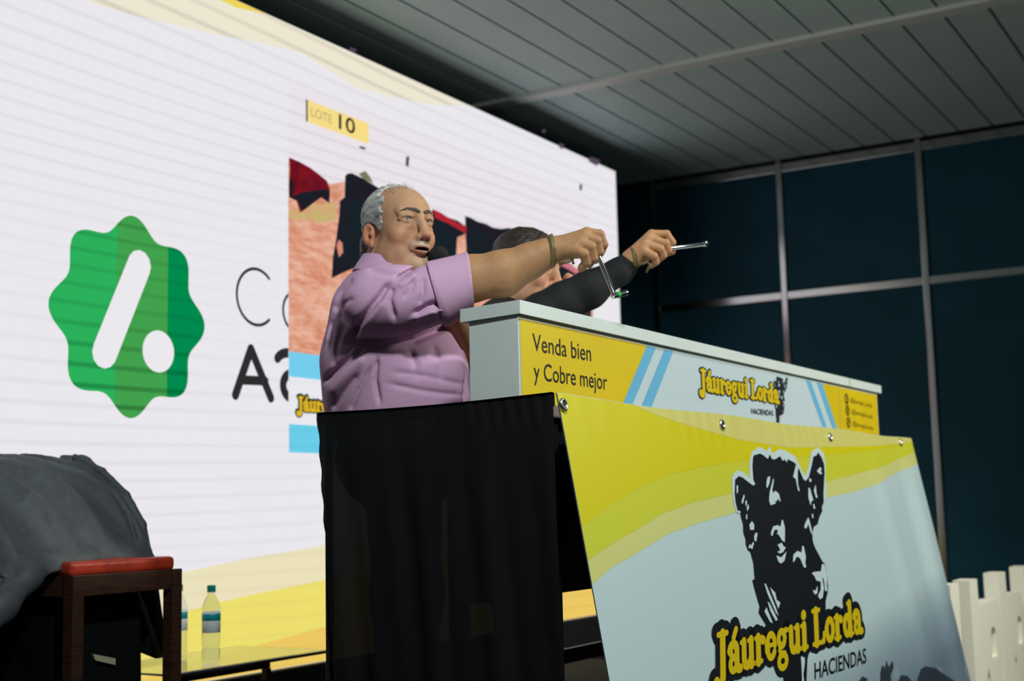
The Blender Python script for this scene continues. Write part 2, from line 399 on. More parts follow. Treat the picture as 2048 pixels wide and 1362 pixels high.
for x in beams: MB().box(x - .05, x + .05, -3.2, 4.75, ZC - .022, ZC + .02, .004).build('beam', m_beam, ce)
# panelled end wall
wb = empty('wall_back', (XW, 2, ZF)); tag(wb, kind='structure')
posts = [4.04 - .968 * k for k in range(8)]
MB().box(XW + .03, XW + .12, -5.9, 4.9, ZF, ZC + .05).build('backing', m_dark, wb)
for k, y in enumerate(posts):
    MB().box(XW - .018, XW + .03, y - .02, y + .02, ZF, ZC - .002, .003).build('post', m_alu, wb)
    y1 = y - .02; y0 = y - .968 + .02
    MB().box(XW, XW + .02, y0, y1, ZF + .06, 2.145, .002).build('panel', m_navy, wb)
    MB().box(XW, XW + .02, y0, y1, 2.195, 3.045, .002).build('panel', m_navy, wb)
    MB().box(XW - .012, XW + .02, y0, y1, 2.145, 2.195, .003).build('rail', m_alu, wb)
    MB().box(XW - .012, XW + .02, y0, y1, 3.045, 3.105, .003).build('rail', m_alu, wb)
MB().box(XW, XW + .02, 4.06, 4.9, ZF, 3.1).build('panel', m_navy, wb)
tag(MB().box(-4.4, XW + .1, 4.75, 4.9, ZF, ZC + .05).build('wall_left', m_dark), kind='structure')

# ------------------------------------------------------------------ LED wall
SX0, SX1, SZ0, SZ1 = 2.3, 7.80, .092, 2.965
E0 = .84
m_black = mat('black_casing', (.012, .012, .013, 1), .6)
scr = empty('led_screen', ((SX0 + SX1) / 2, YS, ZF))
tag(scr, 'huge bright LED video wall with a green badge and cattle picture behind the man', 'screen')
MB().box(SX0, SX1, YS + .002, YS + .10, SZ0, SZ1).build('casing', m_black, scr)
MB().box(SX0 + .05, SX1 - .05, YS - .02, YS + .35, ZF, SZ0 - .003, .006).build('plinth', m_black, scr)
SF = lambda off: (lambda x, z: (x, YS - off, z))
SP = lambda pts: [tuple(atY(x, y, YS)[[0, 2]]) for x, y in pts]
em = lambda n, r, g, b, k=1.0, **kw: emis(n, srgb(r, g, b), k * .97, **kw)
P2().poly([(SX0, SZ0), (SX1, SZ0), (SX1, SZ1), (SX0, SZ1)]).build('display', em('led_white', 237, 235, 240, lines=.075), SF(.001), scr)
# pale swooshes at the foot and along the head of the picture
def swoosh(px, name, m, off, xr=7.798, up=.28, bottom=SZ0 + .002):
    c = SP(px); (xa, za), (xb, zb) = c[0], c[-1]
    left = [(SX0 + .002, za - (xa - SX0) * .06)]
    right = [(xb + (xr - xb) * t, zb + up * (t ** 1.4)) for t in (.2, .4, .6, .8, 1)]
    pts = left + c + right; pts = [(x, max(z, bottom + .001)) for x, z in pts]
    P2().poly([(SX0 + .002, bottom)] + pts + [(xr, bottom)]).build(name, m, SF(off), scr)
swoosh([(330, 1152), (440, 1128), (520, 1112), (600, 1099), (667, 1087)], 'pale_swoosh', em('led_cream', 238, 228, 190, lines=.075), .002)
swoosh([(330, 1235), (430, 1206), (520, 1186), (600, 1170), (671, 1155)], 'yellow_swoosh', em('led_yellow', 240, 226, 112, lines=.075), .003, up=.2)
swoosh([(400, 1330), (480, 1301), (560, 1277), (620, 1262), (676, 1245)], 'orange_swoosh', em('led_orange', 240, 203, 100, lines=.075), .004, up=.15)
top = SP([(120, -40), (180, 6), (280, 34), (400, 62), (500, 82), (600, 105)])
P2().poly(top + [(5.0, SZ1 - .17), (5.6, SZ1 - .1), (6.0, SZ1 - .002), (top[0][0], SZ1 - .002)]).build('head_swoosh', em('led_pale_yellow', 240, 234, 212, lines=.2), SF(.002), scr)
P2().poly([(3.75, SZ1 - .002), (3.9, SZ1 - .03), (4.15, SZ1 - .035), (4.35, SZ1 - .002)]).build('head_yellow', em('led_gold', 240, 215, 90), SF(.003), scr)
# green badge with a slanted bar and dot
bc = np.array([3.578, 1.512]); BR = .362
bad = []
for k in range(240):
    a = 2 * math.pi * k / 240; r = BR * (1 + .085 * math.cos(8 * (a - math.pi / 2)))
    bad.append((bc[0] + r * math.cos(a), bc[1] + r * math.sin(a)))
def clipx(pts, a, b):
    out = []
    for lim, sgn in ((a, 1), (b, -1)):
        out = []
        for i in range(len(pts)):
            p, q = pts[i], pts[(i + 1) % len(pts)]; pi, qi = (p[0] - lim) * sgn >= 0, (q[0] - lim) * sgn >= 0
            if pi: out.append(p)
            if pi != qi: t = (lim - p[0]) / (q[0] - p[0]); out.append((lim, p[1] + t * (q[1] - p[1])))
        pts = out
    return pts
for a, b, cc in ((2, 3.50, (44, 178, 92)), (3.50, 3.765, (66, 163, 78)), (3.765, 5, (0, 140, 78))):
    P2().poly(clipx(bad, a, b)).build('badge', em('led_green', *cc, lines=.5), SF(.002), scr)
P2().stroke(SP([(278, 530), (208, 706)]), .118).build('badge_bar', em('led_badge_white', 238, 236, 240), SF(.003), scr)
P2().poly(disc2d(SP([(316, 703)])[0], .083, 40)).build('badge_dot', em('led_badge_white', 238, 236, 240), SF(.003), scr)
# lettering that runs under the inset picture
m_ltxt = em('led_lettering', 38, 48, 54)
c0 = SP([(512, 594)])[0]
P = P2(); P.stroke(arc(c0, .122, .122, 48, 312, 30), .0135); P.build('thin_letter', m_ltxt, SF(.0025), scr); P = P2(); P.stroke(arc((c0[0] + .255, c0[1] - .035), .082, .087, 0, 360, 30), .0135)
P.build('thin_letter', m_ltxt, SF(.0025), scr)
P = P2(); a0 = SP([(470, 790), (501, 698), (541, 796), (482, 760), (530, 762)])
P.stroke([a0[0], a0[1], a0[2]], .043); P.stroke([a0[3], a0[4]], .04)
m_lb = em('led_lettering_bold', 44, 46, 48); P.build('bold_letter', m_lb, SF(.0025), scr); P = P2()
c1 = (4.515, 1.305); P.stroke(arc(c1, .062, .055, 0, 360, 20), .043); P.stroke(arc((4.49, 1.39), .085, .06, 150, 0, 12), .043); P.stroke([(4.575, 1.39), (4.575, 1.24)], .043)
P.build('bold_letter', m_lb, SF(.0025), scr)
# inset picture: cattle in a field over a flag strip
OX0, OX1 = 4.488, float(atY(1184, 600, YS)[0])
sky = P2().poly([(OX0, 1.012), (OX1, 1.012), (OX1, 2.69), (OX0, 2.69)]).build('inset_picture', em('led_sky', 237, 231, 237, lines=.10), SF(.004), scr)
def rough(pts, amp=.006, n=7):      # ragged silhouette like the compressed video
    r = np.random.default_rng(len(pts) * 7 + 1); out = []
    for i in range(len(pts)):
        a, b = np.array(pts[i]), np.array(pts[(i + 1) % len(pts)]); L = np.linalg.norm(b - a); k = max(1, int(L / .06))
        out += [tuple(a + (b - a) * j / k + (r.normal(0, amp, 2) if j else 0) * min(1, L / .1)) for j in range(k)]
    return [(max(OX0 + .001, min(OX1 - .001, x)), z) for x, z in out]
gp = SP([(576, 318), (620, 352), (660, 368), (700, 362), (760, 392), (870, 432), (935, 455), (1010, 480), (1090, 510), (1160, 546), (1196, 572)])
gp = [(OX0, gp[0][1])] + gp[1:-1] + [(OX1, gp[-1][1])]
P2().poly(gp + [(OX1, 1.457), (OX0, 1.457)]).build('field', em('led_field', 236, 184, 160, noise=(9, (1, 1, 3.2)), col2=srgb(214, 138, 108)), SF(.005), scr)
m_moss = em('led_moss', 196, 186, 120, noise=(16, (1, 1, 3)), col2=srgb(222, 160, 120))
P2().poly(rough(SP([(576, 420), (620, 408), (668, 402), (672, 440), (640, 447), (600, 440), (576, 436)]))).build('grass_strip', m_moss, SF(.006), scr)
Zm = lambda q: [(560 + x / 4.257, 280 + y / 4.257) for x, y in q]
m_red = em('led_red_hide', 128, 22, 34, noise=(6, (1, 1, 1)), col2=srgb(84, 14, 30)); m_hide = em('led_black_hide', 34, 28, 38, noise=(5, (1, 1, 1)), col2=srgb(20, 36, 42))
P2().poly(rough(SP(Zm([(68, 150), (160, 190), (250, 240), (390, 350), (415, 420), (410, 540), (340, 490), (270, 540), (160, 620), (130, 520), (68, 490)])))).build('red_cow', m_red, SF(.007), scr)
P2().poly(rough(SP(Zm([(68, 300), (110, 380), (95, 480), (170, 450), (260, 435), (380, 420), (415, 430), (410, 540), (340, 490), (270, 540), (180, 610), (140, 520), (68, 490)])))).build('cow_black_patch', m_hide, SF(.008), scr)  # black patches on the red cow's hide
P2().poly(rough(SP(Zm([(545, 310), (560, 290), (600, 283), (700, 330), (790, 385), (960, 480), (980, 800), (900, 1050), (600, 1100), (430, 1180), (440, 1000), (480, 750), (500, 520), (540, 490)])))).build('black_cow', m_hide, SF(.007), scr)
P2().poly(rough(SP(Zm([(470, 900), (490, 850), (520, 880), (525, 960), (490, 1000)])))).build('field_gap', em('led_gap', 214, 140, 118), SF(.008), scr)
P2().poly(rough(SP(Zm([(660, 290), (720, 265), (760, 320), (790, 375), (700, 330)])))).build('tree', em('led_tree', 120, 124, 92), SF(.006), scr)
P2().poly(rough(SP(Zm([(1290, 590), (1420, 660), (1570, 735), (1570, 800), (1500, 830), (1490, 1000), (1290, 1000), (1200, 800)])))).build('black_cow', m_hide, SF(.007), scr)
P2().poly(rough(SP(Zm([(1290, 590), (1420, 660), (1575, 735), (1575, 800), (1480, 745), (1310, 665)])))).build('red_back', em('led_red_edge', 176, 40, 52), SF(.008), scr)
P2().poly(rough(SP([(928, 432), (940, 436), (970, 448), (1000, 458), (1016, 456), (1060, 476), (1110, 512), (1160, 540), (1180, 556), (1180, 640), (1060, 640), (1010, 600), (934, 560)]))).build('black_cow', m_hide, SF(.007), scr)
P2().poly(rough(SP([(1080, 500), (1120, 518), (1180, 556), (1175, 562), (1118, 530), (1078, 508)]))).build('pink_back', em('led_pink', 206, 120, 128), SF(.008), scr)
for nm, z0, z1, cc in (('flag_blue', 1.346, 1.457, (118, 208, 240)), ('flag_white', 1.136, 1.346, (236, 236, 242)), ('flag_blue', 1.012, 1.136, (108, 208, 236))):
    P2().poly([(OX0, z0), (OX1, z0), (OX1, z1), (OX0, z1)]).build(nm, em('led_' + nm, *cc, lines=.075), SF(.006), scr)
SPt = lambda x, y: np.array(SP([(x, y)])[0])
slab_text('Jáuregui Lorda', affine(SPt(594, 822), .2, SPt(640, 823), 3.4, (0, .042)), 'strip_lettering', em('led_strip_yellow', 226, 186, 40), em('led_strip_black', 40, 44, 40), SF(.009), SF(.008), scr, grow=.36, joined=True)
# lot tag
q = SP([(611, 202), (735, 240), (735, 288), (611, 245)])
P2().poly([(4.614, 2.533), (5.083, 2.533), (5.083, 2.638), (4.614, 2.638)]).build('lot_tag', em('led_tag', 250, 224, 138), SF(.006), scr)
P2().poly([(4.609, 2.533), (4.622, 2.533), (4.622, 2.638), (4.609, 2.638)]).build('lot_tag_edge', em('led_tag_edge', 96, 92, 84), SF(.007), scr)
P = P2(); fit_text(P, 'LOTE', (4.645, 2.567), (4.80, 2.567), .042, (0, 1)); build_split(P, 'lot_letter', em('led_lot_word', 176, 164, 124), SF(.007), scr)
P = P2(); fit_text(P, '10', (4.85, 2.556), (4.975, 2.556), .072, (0, 1), .012); build_split(P, 'lot_digit', em('led_lot_number', 24, 24, 28), SF(.007), scr)
# dead modules
for x, y, dx, dz in ((1120, 292, .035, .03), (1186, 322, .085, .04), (1159, 374, .022, .04), (812, 322, .018, .05), (703, 100, .03, .015), (722, 296, .03, .012), (1085, 262, .02, .02)):
    c = atY(x, y, YS); P2().poly([(c[0] - dx, c[2] - dz / 2), (c[0] + dx * .4, c[2] - dz * .7), (c[0] + dx, c[2] + dz / 2), (c[0] - dx * .6, c[2] + dz * .4)]).build('dead_pixels', em('led_dead', 88, 74, 92), SF(.0095), scr)

# ------------------------------------------------------------------ counter (white box with printed front) on the desk
m_white = mat('white_melamine', srgb(214, 222, 220), .38, noise=(7, .03))
m_print_white = mat('print_white', srgb(196, 212, 220), .42)
m_print_yel = mat('print_yellow', srgb(218, 188, 20), .42, noise=(3, .05))
m_print_blue = mat('print_sky_blue', srgb(104, 180, 222), .42)
m_ink = mat('print_black', srgb(22, 24, 26), .45)
m_inkfaint = mat('print_faint', srgb(150, 128, 20), .45)
YP = 1.672; PX0, PX1 = 2.802, 5.98; ZT = 1.256
SK = .2        # the short end is not quite square to the front
pod = empty('counter', (PX0, YP, .995)); tag(pod, 'long white counter box with yellow and pale blue printed front', 'counter')
ov = .012
MB().prism([(PX0 - .0, YP - ov, ZT - .034), (PX1, YP - ov, ZT - .034), (PX1, YP + .19, ZT - .034), (PX0 + SK * .19, YP + .19, ZT - .034)], (0, 0, .034)).build('top_board', m_white, pod)
ins = .004
MB().prism([(PX0 + .008, YP, .995), (PX1 - .035, YP, .995), (PX1 - .035, YP + .165, .995), (PX0 + .008 + SK * .165, YP + .165, .995)], (0, 0, ZT - .0345 - .995)).build('box', m_white, pod)
MB().box(5.505, 5.509, YP - ov - .0015, YP - ov + .004, ZT - .034, ZT).build('seam', m_inkfaint, pod)
PF = lambda off: (lambda x, z: (x, YP - off, z))
PP = lambda pts: [tuple(atY(x, y, YP)[[0, 2]]) for x, y in pts]
PPt = lambda x, y: np.array(PP([(x, y)])[0])
ZB, ZTOP = .998, 1.212
def edge(pa, pb):      # x on the line through two print points, as a function of height
    (xa, za), (xb, zb) = PP([pa])[0], PP([pb])[0]; return lambda z: xa + (xb - xa) * (z - za) / (zb - za)
L1, L2, L3, L4 = edge((1294, 689), (1246, 804)), edge((1311.5, 693.5), (1265, 806)), edge((1329, 697.6), (1284, 808)), edge((1346, 701), (1303, 811))
q5 = lambda x, y: (1340 + x / 4.096, 700 + y / 4.096)
R1, R2, R3, R4 = edge(q5(1105, 230), q5(1250, 632)), edge(q5(1145, 240), q5(1285, 640)), edge(q5(1195, 250), q5(1330, 645)), edge(q5(1240, 262), q5(1368, 650))
band = lambda a, b: [(a(ZB), ZB), (b(ZB), ZB), (b(ZTOP), ZTOP), (a(ZTOP), ZTOP)]
cx = lambda x: (lambda z: x)
P2().poly(band(cx(PX0 + .012), cx(PX1 - .04))).build('front_print', m_print_white, PF(.0008), pod)
P2().poly(band(cx(PX0 + .016), L1)).build('yellow_field', m_print_yel, PF(.0016), pod)
P2().poly(band(R4, cx(PX1 - .044))).build('yellow_field', m_print_yel, PF(.0016), pod)
for a, b in ((L1, L2), (L3, L4), (R1, R2), (R3, R4)): P2().poly(band(a, b)).build('flag_stripe', m_print_blue, PF(.0018), pod)
xs = PPt(1678, 800)[0]; P2().poly(band(cx(xs - .004), cx(xs + .004))).build('panel_joint', mat('joint', srgb(190, 172, 90), .5), PF(.0022), pod)
P = P2(); fit_text(P, 'Venda bien', PPt(1064, 701.0), PPt(1181, 722.5), .0445, (0, 1)); build_split(P, 'slogan_letter', m_ink, PF(.0026), pod)
P = P2(); fit_text(P, 'y Cobre mejor', PPt(1066.5, 758.5), PPt(1213, 779.5), .0445, (0, 1)); build_split(P, 'slogan_letter', m_ink, PF(.0026), pod)
for k, (ty, txt) in enumerate(((805, '@Jauregui_lorda'), (828, '@JaureguiLorda'), (852, '@JaureguiLorda'))):
    a = PPt(1700 + k * 2.4, ty - 1.5); b = PPt(1743 + k * 1.4, ty + 10.5 - k)
    P = P2(); fit_text(P, txt, a, b, .018, (0, 1), .01); tag(P.build('handle_text', m_inkfaint, PF(.0026), pod), kind='stuff')
    c = PPt(1692 + k * 2, ty - 7); ring = arc(c, .022, .019, 0, 360, 24); SS = [(ring, .008)]
    if k == 0: SS.append(([(c[0] + .004, c[1] - .013), (c[0] + .004, c[1] + .006), (c[0] + .012, c[1] + .01)], .007))
    if k == 1: SS.append((arc(c, .008, .008, 0, 360, 12), .005))
    if k == 2: SS.append(([(c[0] - .008, c[1] - .006), (c[0], c[1] + .004), (c[0] + .01, c[1] + .007)], .008))
    P = P2().fill(SS, .0015)
    tag(P.build('icon', m_ink, PF(.0026), pod), kind='stuff')

# ------------------------------------------------------------------ desk carrying the counter, with rail posts
m_dkmetal = mat('dark_steel', (.03, .03, .032, 1), .45, metal=.6)
m_dktop = mat('desk_board', (.16, .12, .09, 1), .6, noise=(6, .2, (1, 8, 1)))
dk = empty('desk', (2.85, 1.55, 0)); tag(dk, 'dark desk under the white counter, hidden behind banner and black cloth', 'desk')
MB().box(2.84, 5.90, 1.60, 1.93, .962, .994, .004).build('desk_top', m_dktop, dk)
for x in (2.87, 4.35, 5.86):
    for y in (1.63, 1.90): MB().box(x - .02, x + .02, y - .02, y + .02, .001, .961, .003).build('leg', m_dkmetal, dk)
MB().box(2.90, 5.83, 1.62, 1.64, .90, .955).build('apron', m_dkmetal, dk)
MB().box(2.90, 5.83, 1.89, 1.91, .30, .34).build('stretcher', m_dkmetal, dk)
MB().box(2.90, 5.83, 1.895, 1.91, .50, .955).build('added_dark_panel', m_black, dk)  # added dark sheet, keeps the bright screen from showing through the gap
# ------------------------------------------------------------------ black cloth on the short side
m_cloth = mat('black_cloth', (.006, .0065, .0075, 1), .85, spec=.2, bump=(900, .15, .0005))
nt = m_cloth.node_tree; tb = nt.nodes.new('ShaderNodeBsdfTransparent'); ms = nt.nodes.new('ShaderNodeMixShader'); ms.inputs[0].default_value = .0045
nt.links.new(nt.nodes['Principled BSDF'].outputs[0], ms.inputs[1]); nt.links.new(tb.outputs[0], ms.inputs[2]); nt.links.new(ms.outputs[0], nt.nodes['Material Output'].inputs[0])
A0 = np.array([2.743, 1.540]); A1 = np.array([2.828, 2.328]); ND = 90; NV = 70
dv = (A1 - A0); LN = np.linalg.norm(dv); dv /= LN; nv = np.array([-dv[1], dv[0]])
def cloth_pt(s, t, off=0.):      # s along the rail 0..1, t metres down
    z = 1.013 - t
    rip = .006 * math.sin(s * 26 + 1) * min(1, t / .25) + .004 * math.sin(s * 47 + t * 3) * min(1, t / .3) + (.003 * math.sin(s * 120) if .008 < t < .07 else 0) * (1 if s < .35 else .3)
    ss = s + (.018 - .06 * min(1, t / .55)) * s * 0 - s * .075 * min(1, (t / .7)) ** .8 - (1 - s) * .03 * t
    if s > .97: ss += .004 * math.sin(t * 70)
    p = A0 + dv * ss * LN + nv * (rip + off); sag = .006 * math.sin(math.pi * s) if t < .3 else .006 * math.sin(math.pi * s)
    return (p[0], p[1], z - sag)
vs = [cloth_pt(i / ND, j / NV * 1.35) for j in range(NV + 1) for i in range(ND + 1)]
fs = [(j * (ND + 1) + i, j * (ND + 1) + i + 1, (j + 1) * (ND + 1) + i + 1, (j + 1) * (ND + 1) + i) for j in range(NV) for i in range(ND)]
cl = obj('cloth_drape', vs, fs, m_cloth, None, (2.75, 1.9, -.33), smooth=True)
tag(cl, 'black cloth sheet hung down the near end of the counter below the man', 'cloth')
hv = []; 
for t, off in ((-.002, .004), (.0, -.006), (.03, -.007), (.033, -.002)): hv += [cloth_pt(i / ND, max(t, 0), off)[:2] + (cloth_pt(i / ND, 0)[2] - t,) for i in range(ND + 1)]
obj('hem', hv, [(j * (ND + 1) + i, j * (ND + 1) + i + 1, (j + 1) * (ND + 1) + i + 1, (j + 1) * (ND + 1) + i) for j in range(3) for i in range(ND)], mat('black_hem', (.006, .0065, .007, 1), .8, spec=.2), cl, smooth=True)
rl = empty('cloth_rail', (2.84, 2.31, 0)); tag(rl, 'thin dark rail and post behind the black cloth top edge', 'rail')
MB().tube([(2.768, 1.60, .985), (2.845, 2.30, .985)], .008).build('rod', m_dkmetal, rl)
MB().tube([(2.845, 2.30, .001), (2.845, 2.30, .99)], .011).build('post', m_dkmetal, rl)

# ------------------------------------------------------------------ banner tied along the front
BX0, BX1 = 2.746, 5.94; BY, BZ = 1.531, 1.013; BS = .176; BL = 1.62     # out-slope per metre of drop, length down the slope
kz = 1 / math.sqrt(1 + BS * BS); bn = np.array([0, -kz, -BS * kz])
def bplane(x, y):    # photo pixel -> print space (X, metres down the sheet)
    d = ray(x, y); n = np.array([0, 1, BS]); n = np.array([0, 1.0, -BS])   # plane Y - BS*(Z-BZ) = BY
    t = (BY - BS * BZ - (CAM[1] - BS * CAM[2])) / (d[1] - BS * d[2]); p = CAM + d * t
    return np.array([p[0], (BZ - p[2]) / kz])
def sheet(X, t, off=0.0):
    u = (X - BX0) / (BX1 - BX0)
    rp = .0012 * math.sin(X * 52 + 4 * math.sin(X * 7)) * math.exp(-(t / .1) ** 2) * (1 - abs(2 * u - .75))
    fold = .009 * math.exp(-((u - .80 - .03 * t) / .035) ** 2) * min(1, t / .3) - .008 * math.exp(-((u - .90 - .03 * t) / .03) ** 2) * min(1, t / .3) + .01 * math.exp(-((u - .965) / .03) ** 2) * min(1, t / .4)
    bow = .004 * math.sin(X * 4.2 + 1) * min(1, t / .4)
    inx = .02 * math.exp(-((t - .55) / .4) ** 2) * (max(0, u - .9) / .1)
    z = BZ - t * kz - .006 * math.sin(u * math.pi * 3) ** 2 * math.exp(-t / .08)
    return np.array([X - inx * .0, BY - BS * t * kz, z]) + bn * (rp + fold + bow + off)
m_banner = mat('banner_vinyl', srgb(186, 206, 212), .33, coat=.15)
nt = m_banner.node_tree; b = nt.nodes['Principled BSDF']; uvn = nt.nodes.new('ShaderNodeUVMap'); sx = nt.nodes.new('ShaderNodeSeparateXYZ'); nt.links.new(uvn.outputs[0], sx.inputs[0])
def mnode(op, a, bb): 
    n = nt.nodes.new('ShaderNodeMath'); n.operation = op
    for i, q in enumerate((a, bb)):
        if isinstance(q, (int, float)): n.inputs[i].default_value = q
        else: nt.links.new(q, n.inputs[i])
    return n.outputs[0]
# printed dusk picture in the lower part: slate haze with pale cloud puffs
nz = nt.nodes.new('ShaderNodeTexNoise'); nz.inputs['Scale'].default_value = 3.2; nz.inputs['Detail'].default_value = 5; nt.links.new(uvn.outputs[0], nz.inputs['Vector'])
hor = mnode('ADD', mnode('MULTIPLY', sx.outputs[0], .1), mnode('MULTIPLY', nz.outputs[0], .05))
fac = nt.nodes.new('ShaderNodeMapRange'); fac.inputs[1].default_value = .80; fac.inputs[2].default_value = 1.24; nt.links.new(mnode('ADD', sx.outputs[1], hor), fac.inputs[0])
rp = nt.nodes.new('ShaderNodeValToRGB'); el = rp.color_ramp.elements; el[0].color = srgb(186, 206, 212); el[1].color = srgb(104, 120, 138); el[0].position = .25
e2 = el.new(.62); e2.color = srgb(138, 158, 172); nt.links.new(fac.outputs[0], rp.inputs[0])
nz2 = nt.nodes.new('ShaderNodeTexNoise'); nz2.inputs['Scale'].default_value = 9; nz2.inputs['Detail'].default_value = 4; nt.links.new(uvn.outputs[0], nz2.inputs['Vector'])
cf = nt.nodes.new('ShaderNodeMapRange'); cf.inputs[1].default_value = .55; cf.inputs[2].default_value = .72; cf.inputs[4].default_value = .6; nt.links.new(nz2.outputs[0], cf.inputs[0])
zone = nt.nodes.new('ShaderNodeMapRange'); zone.inputs[1].default_value = .86; zone.inputs[2].default_value = 1.0; nt.links.new(sx.outputs[1], zone.inputs[0])
mxc = nt.nodes.new('ShaderNodeMix'); mxc.data_type = 'RGBA'; nt.links.new(mnode('MULTIPLY', cf.outputs[0], zone.outputs[0]), mxc.inputs[0]); nt.links.new(rp.outputs[0], mxc.inputs[6]); mxc.inputs[7].default_value = srgb(190, 208, 214)
nt.links.new(mxc.outputs[2], b.inputs['Base Color'])
NU, NT_ = 260, 110
us = np.linspace(BX0, BX1, NU + 1); ts = np.linspace(0, BL, NT_ + 1)
bv = [sheet(x, t) for t in ts for x in us]
bf = [(j * (NU + 1) + i, (j + 1) * (NU + 1) + i, (j + 1) * (NU + 1) + i + 1, j * (NU + 1) + i + 1) for j in range(NT_) for i in range(NU)]
ban = obj('banner', bv, bf, m_banner, None, (4.3, 1.5, -.5), smooth=True)
tag(ban, 'large slanted vinyl banner with yellow bands and a black cow head emblem', 'banner')
uvl = ban.data.uv_layers.new(name='UVMap'); co = [(x - BX0, t) for t in ts for x in us]
for lp, d in zip(ban.data.loops, uvl.data): d.uv = co[lp.vertex_index]
bk = [sheet(x, t, -.003) for t in ts[::2] for x in us]; n1 = len(us)
obj('backing', bk, [(j * n1 + i, j * n1 + i + 1, (j + 1) * n1 + i + 1, (j + 1) * n1 + i) for j in range(len(ts[::2]) - 1) for i in range(n1 - 1)], mat('banner_back', (.05, .052, .06, 1), .6), ban, smooth=True)
BF = lambda off: (lambda X, t: sheet(min(max(X, BX0 + .001), BX1 - .001), min(max(t, .001), BL - .002), off))
BP = lambda pts: [tuple(bplane(x, y)) for x, y in pts]
def clamp_band(px, name, m, off, top=None):
    c = BP(px); c[0] = (BX0, c[0][1]); c[-1] = (BX1, c[-1][1])
    up = [(BX1, 0.0), (BX0, 0.0)] if top is None else list(reversed(BP(top)))
    if top is not None: up[0] = (BX1, up[0][1])
    P2().poly(c + up, .02).build(name, m, BF(off), ban)
m_b1 = mat('banner_yellow', srgb(206, 194, 10), .36, coat=.1); m_b2 = mat('banner_citron', srgb(198, 198, 52), .36, coat=.1); m_b3 = mat('banner_pale_gold', srgb(202, 202, 124), .36, coat=.1)
m_b4 = mat('banner_sand', srgb(206, 198, 112), .36, coat=.1)
clamp_band([(1187, 1169), (1221, 1135), (1272, 1105), (1336, 1066), (1400, 1045), (1480, 1023), (1560, 1010), (1651, 995), (1712, 982), (1749, 971), (1780, 952), (1808, 926)], 'pale_band', m_b3, .0004)
clamp_band([(1180, 1120), (1221, 1088), (1272, 1058), (1319, 1028), (1379, 1006), (1480, 983), (1560, 975), (1651, 963), (1712, 948), (1771, 930), (1807, 902)], 'citron_band', m_b2, .0007)
clamp_band([(1161, 1053), (1208, 1019), (1272, 977), (1336, 949), (1400, 934), (1480, 922), (1560, 915), (1651, 910), (1720, 902), (1806, 885)], 'yellow_band', m_b1, .0010)
P2().poly([(BP([(1262, 806)])[0][0], 0.)] + BP([(1300, 822), (1380, 851), (1480, 880), (1580, 894), (1700, 893), (1806, 882)])[:-1] + [(BX1, .02), (BX1, 0.)], .02).build('sand_band', m_b4, BF(.0013), ban)
# cow head emblem
za = lambda q: [(1420 + x / 5.675, 880 + y / 5.675) for x, y in q]
zb = lambda q: [(1420 + x / 4.829, 1080 + y / 4.829) for x, y in q]
cow = za([(485, 200), (495, 170), (520, 165), (560, 150), (600, 168), (640, 202), (655, 210), (675, 160), (700, 212), (730, 217), (790, 178), (818, 232), (842, 215), (865, 250), (878, 212), (950, 250), (985, 300), (1010, 340), (1050, 440), (1075, 462), (1110, 420), (1140, 300), (1165, 182), (1195, 172), (1220, 135), (1260, 200), (1285, 270), (1290, 370), (1275, 600), (1278, 700), (1255, 760), (1262, 800), (1225, 880), (1210, 950), (1165, 985), (1155, 1050), (1152, 1110), (1165, 1180)]) \
    + zb([(985, 20), (1010, 80), (1075, 205), (1100, 232), (1115, 330), (1130, 440), (1125, 510), (1108, 590), (1110, 670), (1120, 900), (960, 1070), (945, 1150), (935, 1420), (930, 1700), (740, 1700), (720, 1400), (715, 1300), (660, 1280), (600, 900), (520, 775), (475, 700), (485, 640), (455, 540), (430, 450), (415, 385), (438, 380), (425, 220), (395, 110), (372, 100), (352, 40)]) \
    + za([(410, 1190), (412, 1130), (385, 1050), (380, 950), (355, 870), (345, 802), (315, 802), (290, 700), (280, 600), (285, 450), (325, 410), (370, 425), (440, 480), (490, 517), (515, 500), (492, 450), (480, 300)])
halo = za([(250, 430), (270, 380), (320, 345), (380, 365), (450, 432), (448, 250), (470, 140), (550, 75), (600, 95), (640, 122), (680, 65), (705, 150), (780, 100), (835, 105), (960, 180), (1000, 270), (1070, 405), (1110, 300), (1140, 130), (1215, 75), (1280, 140), (1302, 250), (1306, 655), (1200, 800), (600, 900), (300, 822), (270, 700), (252, 600)])
